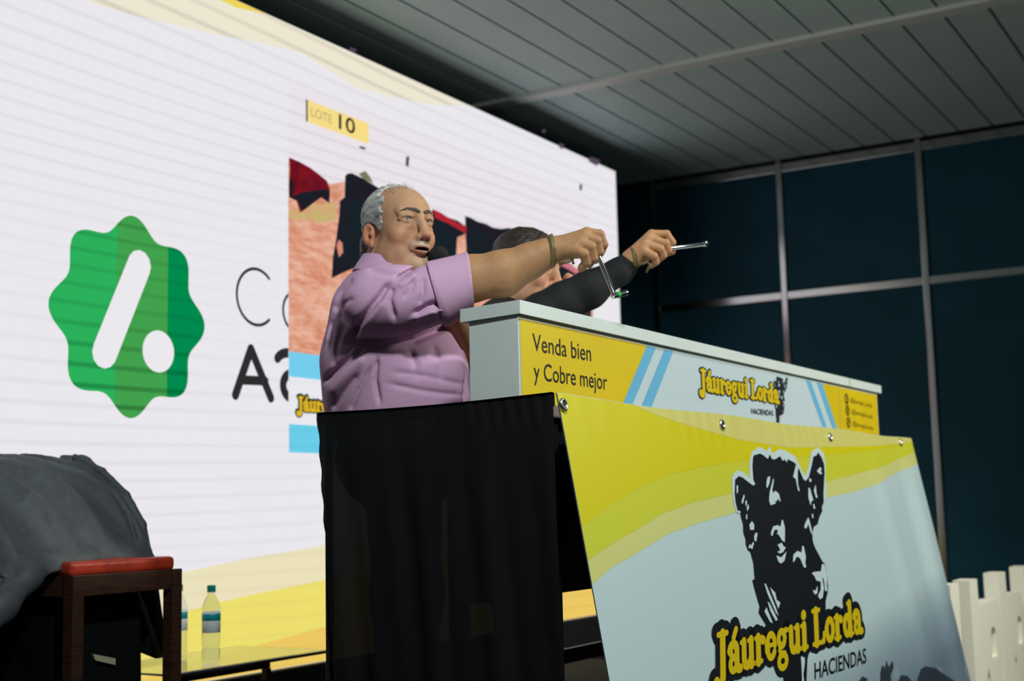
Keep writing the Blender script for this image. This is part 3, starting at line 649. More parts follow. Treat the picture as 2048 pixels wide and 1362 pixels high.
lights_a = [[(640, 470), (650, 420), (680, 410), (675, 480), (650, 545), (638, 530)],
 [(690, 530), (715, 430), (722, 460), (705, 560), (712, 600), (740, 575), (780, 610), (800, 700), (785, 690), (770, 665), (750, 700), (735, 690), (745, 720), (690, 740), (670, 690), (675, 600)],
 [(965, 280), (990, 310), (985, 380), (990, 500), (1010, 580), (990, 570), (965, 440), (935, 415)],
 [(700, 1090), (695, 1050), (720, 980), (770, 965), (800, 985), (815, 905), (828, 910), (850, 1000), (850, 1160), (820, 1140), (785, 1080), (760, 1060), (775, 1040), (755, 1010), (730, 1030), (715, 1085)],
 [(770, 1190), (815, 1165), (840, 1210), (862, 1218), (835, 1270), (800, 1290), (768, 1270), (800, 1255), (790, 1220)],
 [(300, 515), (318, 515), (318, 590), (302, 610)], [(360, 690), (385, 615), (395, 640), (375, 720), (360, 720)], [(400, 700), (420, 680), (420, 740), (408, 755)], [(418, 770), (440, 725), (445, 770), (425, 810)],
 [(412, 850), (425, 840), (425, 900), (410, 895)], [(450, 960), (480, 920), (505, 960), (505, 1020), (460, 1020)], [(505, 1090), (525, 1050), (545, 1060), (530, 1155), (510, 1140)], [(440, 1230), (455, 1180), (470, 1200), (495, 1155), (505, 1170), (485, 1240), (465, 1225)],
 [(1112, 440), (1125, 432), (1140, 445), (1135, 475), (1118, 470)], [(1165, 570), (1185, 500), (1195, 600), (1208, 650), (1190, 655)], [(1105, 540), (1120, 540), (1160, 680), (1140, 690), (1130, 740), (1105, 650)], [(1155, 725), (1170, 725), (1182, 775), (1165, 780)], [(1200, 350), (1235, 305), (1255, 320), (1245, 350), (1262, 380), (1235, 385)],
 [(1060, 980), (1075, 930), (1105, 875), (1120, 920), (1160, 1090), (1130, 1040), (1105, 950), (1085, 1000), (1068, 1000)], [(1142, 840), (1155, 835), (1162, 880), (1148, 885)]]
lights_b = [[(645, 150), (690, 168), (740, 112), (722, 200), (690, 228), (665, 210)],
 [(800, 210), (805, 140), (840, 105), (880, 120), (885, 55), (900, 60), (920, 160), (915, 220), (925, 262), (905, 265), (885, 220), (870, 180), (845, 160), (830, 170), (812, 210)],
 [(975, 320), (1000, 305), (1060, 300), (1070, 230), (1095, 235), (1115, 340), (1120, 490), (1100, 490), (1095, 420), (1080, 350), (1075, 380), (1090, 460), (1080, 550), (1055, 572), (1035, 540), (1060, 480), (1060, 400), (1020, 390), (1000, 345)],
 [(985, 480), (1010, 490), (1030, 440), (1030, 515), (1005, 525)], [(530, 420), (545, 425), (590, 530), (640, 650), (668, 735), (640, 700), (560, 520)], [(585, 455), (635, 510), (650, 580), (685, 605), (665, 665), (600, 500)],
 [(560, 595), (580, 610), (660, 770), (640, 782), (590, 690)], [(530, 690), (550, 650), (620, 822), (590, 800)], [(880, 1110), (915, 1095), (920, 1180), (905, 1300), (920, 1420), (895, 1420), (890, 1250)], [(1030, 860), (1055, 750), (1060, 790), (1045, 890)]]
m_light = mat('emblem_light', srgb(190, 208, 214), .36); m_bink = mat('banner_black', srgb(18, 22, 28), .36, coat=.1); m_byel = mat('banner_lettering_yellow', srgb(206, 178, 12), .36, coat=.1)
P2().poly(BP(halo), .02).build('emblem_halo', m_light, BF(.0016), ban)
P2().poly(BP(cow), .025).build('cow_emblem', m_bink, BF(.0020), ban)
P = P2()
for q in lights_a: P.poly(BP(za(q)), .05)
for q in lights_b: P.poly(BP(zb(q)), .05)
build_split(P, 'emblem_highlight', m_light, BF(.0024), ban)
zbp = lambda x, y: bplane(1420 + x / 4.829, 1080 + y / 4.829)
_, W = slab_layout('Jáuregui Lorda')
upv = (zbp(958, 655) - zbp(974, 1010)) / 1.5
tm = affine(zbp(165, 1288), .88, zbp(1452, 882), W, upv)
slab_text('Jáuregui Lorda', tm, 'emblem_lettering', m_byel, m_bink, BF(.0034), BF(.0028), ban, grow=.48)
P = P2(); a, b_ = zbp(1015, 1345), zbp(1497, 1180); fit_text(P, 'HACIENDAS', a, b_, 1, (zbp(1012, 1188) - a), .012); build_split(P, 'small_letter', m_bink, BF(.0014), ban)
# printed cattle silhouettes in the lower right corner
m_herd = mat('banner_herd', srgb(46, 54, 66), .36)
for q in ([(1835, 1362), (1842, 1338), (1850, 1332), (1870, 1336), (1895, 1352), (1912, 1362), (1912, 1420), (1830, 1420)], [(1795, 1362), (1802, 1350), (1815, 1352), (1828, 1366), (1828, 1420), (1795, 1420)],
          [(1758, 1345), (1762, 1330), (1768, 1335), (1771, 1320), (1776, 1334), (1784, 1320), (1786, 1335), (1780, 1350), (1785, 1420), (1757, 1420)], [(1715, 1362), (1722, 1352), (1732, 1356), (1736, 1420), (1710, 1420)]):
    c = BP(q); c = [(min(x, BX1 - .004), t) for x, t in c]; P2().poly(c, .05).build('herd_print', m_herd, BF(.0008), ban)
# grommets
for x, y in ((1124, 809), (1442, 849), (1658, 874), (1799, 884)):
    X, t = bplane(x, y); X = min(X, BX1 - .03)
    c = sheet(X, t, .004); ring = MB(); e1 = np.array([1., 0, 0]); e2_ = np.array([0, -BS * kz, -kz])
    ring.tube([c + .0125 * (math.cos(a) * e1 + math.sin(a) * e2_) for a in np.linspace(0, 2 * math.pi, 25)], .0045, 8, cap=False)
    g = ring.build('grommet', MATS.get('steel') or mat('steel', (.6, .6, .6, 1), .25, metal=1), ban, smooth=True)
    obj('hole', [c + .0115 * (math.cos(a) * e1 + math.sin(a) * e2_) - bn * .0005 for a in np.linspace(0, 2 * math.pi, 20, endpoint=False)], [tuple(range(20))], m_dkmetal, g)
# the same emblem, small, on the counter front
ca = np.array(BP(cow)); x0, x1, t0, t1 = ca[:, 0].min(), ca[:, 0].max(), ca[:, 1].min(), ca[:, 1].max()
zc = lambda x, y: PPt(1380 + x / 9.309, 730 + y / 9.309)
s0 = zc(1535, 210); s1 = zc(1850, 1080); szt, szb = zc(1700, 205)[1], zc(1720, 1150)[1]
mini = lambda X, t: (s0[0] + (X - x0) / (x1 - x0) * (s1[0] - s0[0]), szt + (t - t0) / (t1 - t0) * (szb - szt))
P2().poly([mini(*p) for p in ca]).build('cow_emblem', mat('counter_emblem', srgb(34, 38, 42), .45), PF(.0026), pod)
P = P2()
for q in lights_a: P.poly([mini(*p) for p in BP(za(q))])
for q in lights_b: P.poly([mini(*p) for p in BP(zb(q))])
tag(P.build('emblem_highlight', m_print_white, PF(.003), pod), kind='stuff')
tm2 = affine(zc(292, 478), .88, zc(1640, 712), W, (zc(1125, 290) - zc(1140, 640)) / 1.5)
slab_text('Jáuregui Lorda', tm2, 'counter_lettering', m_print_yel, m_ink, PF(.0038), PF(.0034), pod, grow=.24, fat=1.35, drop=.03)
P = P2(); fit_text(P, 'HACIENDAS', zc(1130, 905), zc(1540, 945), .019, (0, 1), .01); tag(P.build('small_lettering', m_ink, PF(.0026), pod), kind='stuff')
#@@PART3
# ------------------------------------------------------------------ chair with a jacket thrown over it
m_wood = mat('dark_wood', (.045, .018, .011, 1), .38, noise=(14, .4, (1, 1, 10)), coat=.2)
m_red = mat('red_vinyl', (.36, .03, .012, 1), .35, noise=(18, .25), bump=(60, .25, .004))
CX0, CX1, CY0, CY1, CZ = 2.712, 3.150, 3.148, 3.585, .578
ch = empty('chair', ((CX0 + CX1) / 2, (CY0 + CY1) / 2, 0)); tag(ch, 'dark wooden chair with a red padded seat in front of the screen', 'chair')
for x in (CX0, CX1 - .042):
    MB().box(x, x + .042, CY0, CY0 + .042, .001, CZ, .003).build('leg', m_wood, ch)
    MB().prism([(x, CY1 - .042, .001), (x, CY1, .001), (x, CY1 + .005, CZ), (x, CY1 + .05, .94), (x, CY1 + .012, .94), (x, CY1 - .04, CZ)], (.038, 0, 0)).build('back_post', m_wood, ch)
MB().box(CX0 + .043, CX1 - .043, CY0 + .004, CY0 + .03, CZ - .062, CZ - .001, .002).build('rail', m_wood, ch)
MB().box(CX0 + .043, CX1 - .043, CY1 - .03, CY1 - .006, CZ - .062, CZ - .001, .002).build('rail', m_wood, ch)
for x in (CX0 + .004, CX1 - .03): MB().box(x, x + .026, CY0 + .043, CY1 - .045, CZ - .062, CZ - .001, .002).build('rail', m_wood, ch)
for z in (.70, .82, .91): MB().box(CX0 + .04, CX1 - .044, CY1 + (z - CZ) * .13 - .01, CY1 + (z - CZ) * .13 + .012, z - .025, z + .025, .004).build('back_slat', m_wood, ch)
V = Vol(np.arange(CX0 - .04, CX1 + .04, .006), np.arange(CY0 - .04, CY1 + .04, .006), np.arange(CZ - .04, CZ + .09, .004))
def cushion(x, y, z):
    qx = np.abs(x - (CX0 + CX1) / 2 + 0 * y) - (CX1 - CX0) / 2 + .022; qy = np.abs(y - (CY0 + CY1) / 2) - (CY1 - CY0) / 2 + .035
    crown = .016 * np.clip(1 - (np.abs(qx + .2) / .22) ** 2, 0, 1); qz = np.abs(z - CZ - .018) - .008
    return np.sqrt(np.maximum(qx, 0) ** 2 + np.maximum(qy, 0) ** 2 + np.maximum(qz, 0) ** 2) + np.minimum(np.maximum(np.maximum(qx, qy), qz), 0) - .014
V.fn(cushion, (-9, -9, -9), (9, 9, 9), .004)
V.ell(((CX0 + CX1) / 2, (CY0 + CY1) / 2, CZ + .020), (.19, .17, .034), None, .02)
wrinkle0 = lambda V, amp, k, ph: V.f.__iadd__((amp * np.sin(k[0] * V.ax[0][:, None, None] + k[1] * V.ax[1][None, :, None] + k[2] * V.ax[2][None, None, :] + ph)).astype(np.float32))
v, f = V.mesh(); obj('seat', v, f, m_red, ch, smooth=True)
# jacket: draped over back rest and part of the seat, one side hanging low
m_jk = mat('grey_jacket', (.060, .068, .080, 1), .6, noise=(40, .15), bump=(500, .15, .001))
m_lin = mat('jacket_lining', (.006, .0065, .007, 1), .6)
V = Vol(np.arange(2.30, 3.26, .0055), np.arange(3.06, 3.74, .0055), np.arange(.34, 1.02, .0055))
prof = np.array([(3.205, .60), (3.225, .655), (3.265, .735), (3.33, .825), (3.41, .893), (3.49, .938), (3.55, .957), (3.62, .955), (3.66, .92), (3.672, .80), (3.675, .56)])
def drape(x, y, z):
    # height of the cloth above the chair along its depth, falling off towards both sides
    xm = np.clip((x - 3.02) / .13, 0, 1); sag = .06 * xm ** 2; xl = np.clip((2.80 - x) / .25, 0, 1)
    zt = np.interp(np.broadcast_to(y, np.broadcast(x, y, z).shape), prof[:, 0], prof[:, 1]) - sag - .05 * xl ** 2
    t_ = x - .33 * (.95 - z) + .05 * np.sin(9 * y); fold = .026 * np.abs(np.sin(19 * t_ + .6)) ** .6 + .010 * np.sin(44 * t_ + 12 * y) - .008 + .005 * np.sin(14 * x + 30 * z); fold = fold * np.clip((z - .57) / .1, .2, 1)
    d = (z - zt + fold) * .72
    return np.maximum(np.maximum(d, np.abs(y - 3.44) - .238 + .02 * np.sin(20 * x)), np.maximum(np.abs(x - 2.745) - .365 + .02 * np.sin(15 * z + 9 * y), .592 - z))
V.fn(drape, (-9, -9, -9), (9, 9, 9), .02)
# side panel sliding over the near left corner, sleeve, hem and back fall
V.chain([(2.68, 3.25, .612), (2.60, 3.215, .575), (2.50, 3.20, .505), (2.40, 3.19, .44)], [.026, .034, .042, .05], .04)
V.chain([(2.58, 3.32, .62), (2.48, 3.30, .55), (2.38, 3.28, .46)], [.04, .05, .06], .05)
V.chain([(2.70, 3.245, .618), (2.85, 3.235, .622), (3.00, 3.24, .620), (3.08, 3.25, .612)], [.020, .018, .016, .012], .03)
V.chain([(3.08, 3.54, .92), (3.10, 3.46, .85), (3.115, 3.38, .76), (3.13, 3.33, .63)], [.03, .034, .034, .032], .03)
V.chain([(3.03, 3.52, .945), (3.055, 3.42, .895), (3.075, 3.33, .815), (3.09, 3.27, .72), (3.09, 3.245, .64)], [.012, .014, .015, .015, .014], .008)
V.chain([(2.99, 3.46, .925), (3.02, 3.36, .86), (3.04, 3.28, .76), (3.045, 3.25, .68)], [.008] * 4, .016, 'sub')
v, f = V.mesh(); jk = obj('jacket', v, f, m_jk, None, (2.84, 3.42, .59), smooth=True); tag(jk, 'dark grey jacket draped over the back and seat of the chair', 'jacket')
MB().add([(3.158, 3.30, .60), (3.158, 3.40, .60), (3.180, 3.372, .305), (3.186, 3.30, .285), (3.172, 3.255, .305), (3.178, 3.30, .60), (3.178, 3.40, .60), (3.205, 3.372, .305), (3.214, 3.30, .285), (3.195, 3.255, .305)],
         [(0, 1, 2, 3, 4), (5, 9, 8, 7, 6), (0, 5, 6, 1), (1, 6, 7, 2), (2, 7, 8, 3), (3, 8, 9, 4), (4, 9, 5, 0)]).build('hanging_sleeve', m_lin, jk)
MB().add([(2.42, 3.64, .62), (3.10, 3.65, .62), (3.18, 3.66, .18), (2.40, 3.66, .12), (2.42, 3.70, .62), (3.10, 3.70, .62), (3.18, 3.70, .18), (2.40, 3.70, .12)],
         [(0, 1, 2, 3), (4, 7, 6, 5), (0, 4, 5, 1), (1, 5, 6, 2), (2, 6, 7, 3), (3, 7, 4, 0)]).build('back_panel', m_lin, jk)
# black bag under the chair with a pale tag
V = Vol(np.arange(2.66, 3.16, .006), np.arange(3.14, 3.62, .006), np.arange(-.02, .54, .006))
def bag(x, y, z):
    qx = np.abs(x - 2.925 + .03 * (z - .2)) - .145; qy = np.abs(y - 3.385) - .10; qz = np.abs(z - .255) - .225
    return np.sqrt(np.maximum(qx, 0) ** 2 + np.maximum(qy, 0) ** 2 + np.maximum(qz, 0) ** 2) + np.minimum(np.maximum(np.maximum(qx, qy), qz), 0) - .03
V.fn(bag, (-9, -9, -9), (9, 9, 9), .01); V.f += (.004 * np.sin(30 * V.ax[0][:, None, None] + 22 * V.ax[2][None, None, :]) * np.sin(26 * V.ax[1][None, :, None])).astype(np.float32)
v, f = V.mesh(); v[:, 2] = np.maximum(v[:, 2], .001); bg = obj('bag', v, f, mat('black_nylon', (.003, .003, .0033, 1), .7, spec=.2, noise=(60, .2)), None, (2.9, 3.385, .0), smooth=True); tag(bg, 'black bag standing under the red-seated chair', 'bag')
a, b_ = atY(186, 1308, 3.243), atY(231, 1322, 3.243)
MB().prism([(a[0], 3.243, a[2]), (b_[0], 3.243, b_[2] + .008), (b_[0], 3.243, b_[2] - .012), (a[0] + .01, 3.243, a[2] - .020)], (0, .012, 0)).build('tag', mat('beige_tag', (.42, .38, .27, 1), .6), bg)
# ------------------------------------------------------------------ low table with water bottles
m_glass = mat('table_glass', (.85, .9, .88, 1), .04, trans=.9, ior=1.2)
TZ = .235
tb_ = empty('low_table', (3.6, 3.47, 0)); tag(tb_, 'low glass-topped side table with a thin dark metal frame', 'table')
MB().box(3.20, 4.01, 3.252, 3.70, TZ - .008, TZ, .002).build('table_top', m_glass, tb_)
MB().box(3.20, 4.01, 3.240, 3.251, TZ - .012, TZ - .002).build('edge_strip', m_dkmetal, tb_)
for y in (3.262, 3.67): MB().box(3.24, 3.70, y, y + .022, TZ - .034, TZ - .009, .002).build('rail', m_dkmetal, tb_)
for x in (3.24, 3.68):
    for y in (3.262, 3.67): MB().box(x, x + .024, y, y + .024, .001, TZ - .035, .002).build('leg', m_dkmetal, tb_)
m_pet = mat('clear_plastic', (.93, .97, .97, 1), .06, trans=.85, ior=1.12); m_cap = mat('teal_cap', (.0, .23, .17, 1), .4)
m_lab = mat('bottle_label', (.80, .85, .86, 1), .5); m_teal = mat('label_teal', (.0, .30, .33, 1), .5)
def bottle(x, y, label):
    g = empty('water_bottle', (x, y, TZ + .0005)); tag(g, label, 'bottle', 'water bottles on the low table'); z = TZ + .001; R = .0315
    smooth_by_angle(MB().lathe((x, y, z), [(.024, 0), (.030, .004), (R, .012), (R, .045), (R - .003, .055), (R, .065), (R, .105), (R - .002, .11), (R - .002, .165), (R, .17), (R, .188), (.026, .208), (.016, .228), (.0125, .236), (.0125, .244)], 28).build('bottle_body', m_pet, g), 60)
    smooth_by_angle(MB().lathe((x, y, z), [(R - .0012, .105), (R + .0004, .106), (R + .0004, .175), (R - .0012, .176)], 28).build('label_band', m_lab, g), 60)
    smooth_by_angle(MB().lathe((x, y, z), [(R + .0004, .146), (R + .0009, .1465), (R + .0009, .170), (R + .0004, .1705)], 28).build('label_print', m_teal, g), 60)
    MB().lathe((x, y, z), [(.0135, .243), (.0152, .244), (.0152, .264), (.013, .267)], 20).build('cap', m_cap, g)
p = atZ(422, 1327, TZ); bottle(p[0], p[1], 'clear water bottle with a teal cap standing by itself on the low table')
p = atZ(381, 1325, TZ); bottle(p[0] + .03, p[1] + .09, 'second water bottle, mostly hidden by the chair leg')
# ------------------------------------------------------------------ big cream letters standing on the hall floor
m_let = mat('cream_letter', (.95, .91, .78, 1), .6)
YL = 1.42+.0
def letter(pts, holes, x, ztop, label, y=YL, t=.075, lean=.0):
    base = empty('block_letter', (x, y, ZF)); tag(base, label, 'letter', 'large cream letters beside the banner')
    Hh = ztop - ZF - .002; m = MB()
    # front outline with holes bridged: built from vertical strips
    bm = bmesh.new(); loops = [pts] + holes
    polys = [[Vector((x + p[0], 0, ZF + .001 + p[1] * Hh)) for p in lp] for lp in loops]
    flat = [p for lp in polys for p in lp]; tris = tessellate_polygon([[Vector((p.x, p.z, 0)) for p in lp] for lp in polys])
    fr = [bm.verts.new((p.x, y + lean * (p.z - ZF), p.z)) for p in flat]; bk_ = [bm.verts.new((p.x, y + t + lean * (p.z - ZF), p.z)) for p in flat]
    for a, b, c in tris:
        bm.faces.new((fr[a], fr[b], fr[c])); bm.faces.new((bk_[c], bk_[b], bk_[a]))
    i0 = 0
    for lp in loops:
        n = len(lp)
        for i in range(n):
            a, b = i0 + i, i0 + (i + 1) % n; bm.faces.new((fr[a], bk_[a], bk_[b], fr[b]))
        i0 += n
    bmesh.ops.recalc_face_normals(bm, faces=bm.faces); bm.verts.index_update()
    v = [tuple(q.co) for q in bm.verts]; f = [tuple(q.index for q in p.verts) for p in bm.faces]; bm.free()
    obj('letter_body', v, f, m_let, base)
def hshape(wd, r):
    pts = [(0, 0), (.21, 0), (.255, .60), (.285, .64), (.31, .60), (.36, 0), (wd, 0), (wd - .01, .50), (wd - .035, .60), (wd - .01, .70), (wd, .80)] + [(wd - r + r * math.cos(a), .897 - r * .85 + r * .85 * math.sin(a)) for a in np.linspace(.2, math.pi / 2, 6)] + [(.165, .897), (.16, 1), (0, 1)]
    hole = [(.385, .667), (.385, .76), (.40, .785), (.44, .791), (.48, .785), (.50, .76), (.50, .667)]
    return pts, [hole]
letter([(0, 0), (.16, 0), (.16, 1), (0, 1)], [], 6.01, .372, 'plain upright cream letter next to the edge of the banner')
for k, lb in enumerate(('cream letter with a tall stem, second from the banner', 'cream letter with a tall stem, third from the banner', 'cream letter cut by the right edge of the picture')):
    p_, h_ = hshape(.61, .04 if k == 0 else .16); letter(p_, h_, 6.383 + .652 * k, .37, lb)
# ------------------------------------------------------------------ people
UPW = np.array([RIGHT[2], UP[2], BACK[2]])                 # world up in camera-aligned axes (right, up, towards lens)
_c = np.array([0, 0, 1.]); C0 = _c - UPW * (UPW @ _c); C0 /= np.linalg.norm(C0); A0_ = np.cross(UPW, C0)
def W2C(p): d = np.asarray(p, float) - CAM; return np.array([d @ RIGHT, d @ UP, d @ BACK])
def C2W(p): return cam2world(np.asarray(p, float).reshape(1, 3))[0]
class Figure:
    def __init__(s, D0): s.D0 = D0; s.s = D0 / FPX
    def L(s, x, y, w_=0.0): D = s.D0 - w_ * s.s; return np.array([(x - CX) / FPX * D, -(y - CY) / FPX * D, -D])
    def Ls(s, pts): return [s.L(*p) for p in pts]
class Head:
    def __init__(s, O, yaw, pitch=0., roll=0., k=1.0):
        y, p, r = map(math.radians, (yaw, pitch, roll)); F = math.sin(y) * A0_ + math.cos(y) * C0; U = UPW.copy()
        F, U = F * math.cos(p) + U * math.sin(p), U * math.cos(p) - F * math.sin(p); R = np.cross(F, U)
        R, U = R * math.cos(r) + U * math.sin(r), U * math.cos(r) - R * math.sin(r)
        s.O, s.F, s.U, s.R, s.k = np.array(O), F, U, R, k; s.M = np.stack([R, F, U])
    def H(s, l, f, u): return s.O + s.k * (l * s.R + f * s.F + u * s.U)
    def loc(s, p): return ((p - s.O) @ s.M.T) / s.k
    def e(s, V, c, r, k=.01, op='add', rot=None):
        M = s.M if rot is None else rot @ s.M; V.ell(s.H(*c), [q * s.k for q in r], M, k, op)
    def c(s, V, a, b, ra, rb, k=.01, op='add'): V.cap(s.H(*a), s.H(*b), ra * s.k, rb * s.k, k, op)
def rotz(d): a = math.radians(d); return np.array([[math.cos(a), math.sin(a), 0], [-math.sin(a), math.cos(a), 0], [0, 0, 1]])
def rotx(d): a = math.radians(d); return np.array([[1, 0, 0], [0, math.cos(a), math.sin(a)], [0, -math.sin(a), math.cos(a)]])
def build_head(V, h, heavy=1.0, mouth=1.0):
    h.e(V, (0, -.024, .034), (.082, .106, .082), .02)                    # skull
    h.e(V, (0, .018, .026), (.071, .077, .066), .02)                     # forehead
    h.e(V, (0, .020, -.040), (.070, .067, .088), .025)                   # face mass
    h.e(V, (0, .024, -.098), (.060 * heavy, .058, .040), .02)            # jaw
    h.e(V, (0, .074, -.124), (.027, .020, .019), .02)                    # chin
    if heavy > 1.02: h.e(V, (0, .030, -.135), (.058, .056, .030), .03)   # double chin
    for q in (-1, 1):
        h.e(V, (q * .046, .054, -.046), (.029, .026, .032), .02)         # cheek
        h.e(V, (q * .055, .010, -.092), (.022 * heavy, .044, .038), .02) # jowl
        h.c(V, (q * .012, .085, .022), (q * .052, .068, .022), .0135, .011, .012)  # brow ridge
        h.e(V, (q * .036, .096, -.001), (.0200, .016, .0115), .010, 'sub')  # eye socket
        up = [(.0185, .0795, .000), (.026, .0870, .0055), (.038, .0870, .0070), (.049, .0800, .0045), (.0575, .0705, -.001)]
        lo = [(.0185, .0795, -.001), (.027, .0840, -.0075), (.038, .0838, -.0092), (.049, .0775, -.0075), (.0575, .0705, -.002)]
        for ch, r in ((up, .0036), (lo, .0030)):
            for i in range(4): h.c(V, (q * ch[i][0],) + ch[i][1:], (q * ch[i + 1][0],) + ch[i + 1][1:], r, r, .006)
        h.c(V, (q * .022, .086, .0125), (q * .054, .0735, .0095), .0055, .0065, .008)    # hooded fold over the lid
        h.c(V, (q * .028, .0795, -.021), (q * .050, .068, -.019), .006, .006, .012)      # bag under the eye
        R = rotz(q * 22)
        h.e(V, (q * .0835, -.040, -.030), (.0085, .0205, .0335), .006, rot=R)
        h.e(V, (q * .0915, -.035, -.027), (.0085, .0128, .0225), .004, 'sub', rot=R)
        h.c(V, (q * .088, -.050, -.010), (q * .087, -.046, -.045), .004, .0035, .004)
        h.e(V, (q * .085, -.026, -.030), (.005, .006, .009), .004)
        h.e(V, (q * .081, -.032, -.060), (.007, .010, .011), .005)
        h.e(V, (q * .0160, .099, -.055), (.0115, .0140, .0110), .007)                   # nose wing
        h.c(V, (q * .022, .101, -.046), (q * .038, .085, -.088), .0035, .0035, .008, 'sub')
        h.e(V, (q * .045, .060, -.096), (.010, .010, .016), .018)                       # pouch beside the mouth
    h.c(V, (0, .0855, .014), (0, .106, -.034), .0098, .0125, .012)       # nose bridge
    h.e(V, (0, .1165, -.049), (.0155, .0140, .0130), .010)               # nose tip
    for q in (-1, 1): h.e(V, (q * .0085, .110, -.0655), (.0045, .0065, .0035), .004, 'sub')
    h.e(V, (0, .084, -.076), (.035, .020, .022), .012)                   # muzzle
    up = [(-.027, .084, -.0865), (-.012, .0990, -.0815), (0, .1020, -.0822), (.012, .0990, -.0815), (.027, .084, -.0865)]
    lo = [(-.027, .084, -.0875), (-.012, .0945, -.0945), (0, .0965, -.0962), (.012, .0945, -.0945), (.027, .084, -.0875)]
    for ch, r in ((up, .0034), (lo, .0048)):
        for i in range(4): h.c(V, ch[i], ch[i + 1], r, r, .005)
    h.e(V, (0, .100, -.0875), (.0235, .022, .0032 * mouth), .003, 'sub')
    h.c(V, (-.016, .090, -.108), (.016, .090, -.108), .004, .004, .008, 'sub')
def head_colour(p, h, skin, lips, stub=None, flush=None):
    q = h.loc(p); l, f, u = q.T; n = len(p); c = np.tile(np.array(skin[:3]), (n, 1))
    def blend(mask, col): m = np.clip(mask, 0, 1)[:, None]; c[:] = c * (1 - m) + np.array(col[:3]) * m
    g = lambda cen, r: np.exp(-(((l - cen[0]) / r[0]) ** 2 + ((f - cen[1]) / r[1]) ** 2 + ((u - cen[2]) / r[2]) ** 2))
    near = (np.abs(l) < .13) & (np.abs(f) < .15) & (u > -.16) & (u < .14)
    if flush is not None:
        for q_ in (-1, 1): blend(g((q_ * .05, .06, -.042), (.028, .04, .024)) * .5 * near, flush); blend(g((q_ * .088, -.038, -.03), (.02, .03, .04)) * .8 * near, flush)
        blend(g((0, .118, -.05), (.016, .02, .016)) * .5 * near, flush)
    for q_ in (-1, 1): blend(g((q_ * .037, .085, -.002), (.022, .02, .0125)) * .38 * near, (.24, .12, .085))  # dark circles plus lid and socket shade, blended into the skin colour
    if stub is not None:
        blend(g((0, .097, -.0725), (.03, .02, .0085)) * 1.2 * near, stub); blend(g((0, .085, -.122), (.035, .03, .022)) * .45 * near, stub)
    ring = np.exp(-(((np.hypot(l / 2.4, (u + .0885) * 1.0) - .0085) / .0036) ** 2)) * (f > .082) * (np.abs(l) < .028) * near
    blend(ring * .75, lips)
    ins = (np.abs(l) < .024) & (np.hypot(l / .023, (u + .0875) / .0046) < 1) & (f > .05) & near; blend(ins * 1.0, (.03, .008, .006))
    nos = ((np.hypot(np.abs(l) - .0085, f - .110) < .0055) & (np.abs(u + .0650) < .0045)) & near; blend(nos * .8, (.05, .02, .015))
    far = np.clip((np.linalg.norm(q, axis=1) - .17) / .06, 0, 1)[:, None]; c *= 1 - far * (1 - np.array([.84, .80, .68]))
    return c
def eyes(fig, h, parent, iris):
    for q in (-1, 1):
        c = h.H(q * .0370, .0720, -.0010); r = .0132 * h.k; gz = h.F * .93 + h.R * (.16) + h.U * .0; gz /= np.linalg.norm(gz)
        n, mm = 24, 16; vs = []; cs = []; ax = np.cross(gz, h.U); ax /= np.linalg.norm(ax); ay = np.cross(ax, gz)
        for i in range(mm + 1):
            th = math.pi * i / mm
            for j in range(n):
                ph = 2 * math.pi * j / n; rr = r * (1.03 if th < .42 else 1)
                vs.append(c + rr * (math.cos(th) * gz + math.sin(th) * (math.cos(ph) * ax + math.sin(ph) * ay)))
                cs.append((.01, .01, .01) if th < .19 else (iris if th < .46 else (.62, .58, .54)))
        fs = [(i * n + j, (i + 1) * n + j, (i + 1) * n + (j + 1) % n, i * n + (j + 1) % n) for i in range(mm) for j in range(n)]
        obj('eyeball', cam2world(np.array(vs)), fs, MATS.get('eye') or mat('eye', (1, 1, 1, 1), .3, attr='Col'), parent, smooth=True, fix=True, col=np.array(cs))
def brows(h, parent, m, thick=1.0):
    for q in (-1, 1):
        V = Vol(*[np.arange(-.05, .05, .0016) + c for c in h.H(q * .036, .08, .024)]); build_head(V, h)
        G = np.meshgrid(*V.ax, indexing='ij'); lc = h.loc(np.stack([g.ravel() for g in G], 1)); l, f_, u = [x.reshape(G[0].shape) for x in lc.T]
        ch = [(.010, .0185, .0050), (.024, .0240, .0054), (.041, .0262, .0036), (.060, .0185, .0010)]; d2 = 9.
        for (l0, u0, r0), (l1, u1, r1) in zip(ch[:-1], ch[1:]):
            t = np.clip(((q * l - l0) * (l1 - l0) + (u - u0) * (u1 - u0)) / ((l1 - l0) ** 2 + (u1 - u0) ** 2), 0, 1)
            d2 = np.minimum(d2, np.hypot(q * l - l0 - t * (l1 - l0), u - u0 - t * (u1 - u0)) - (r0 + (r1 - r0) * t) * thick)
        V.f = np.maximum(np.maximum(V.f - (.0011 + .0005 * np.sin(l * 1500 + u * 1100)), d2 + .0007 * np.sin(l * 1700 + u * 300)), .05 - f_).astype(np.float32)
        v, f = V.mesh(); obj('eyebrow', cam2world(v), f, m, parent, smooth=True)
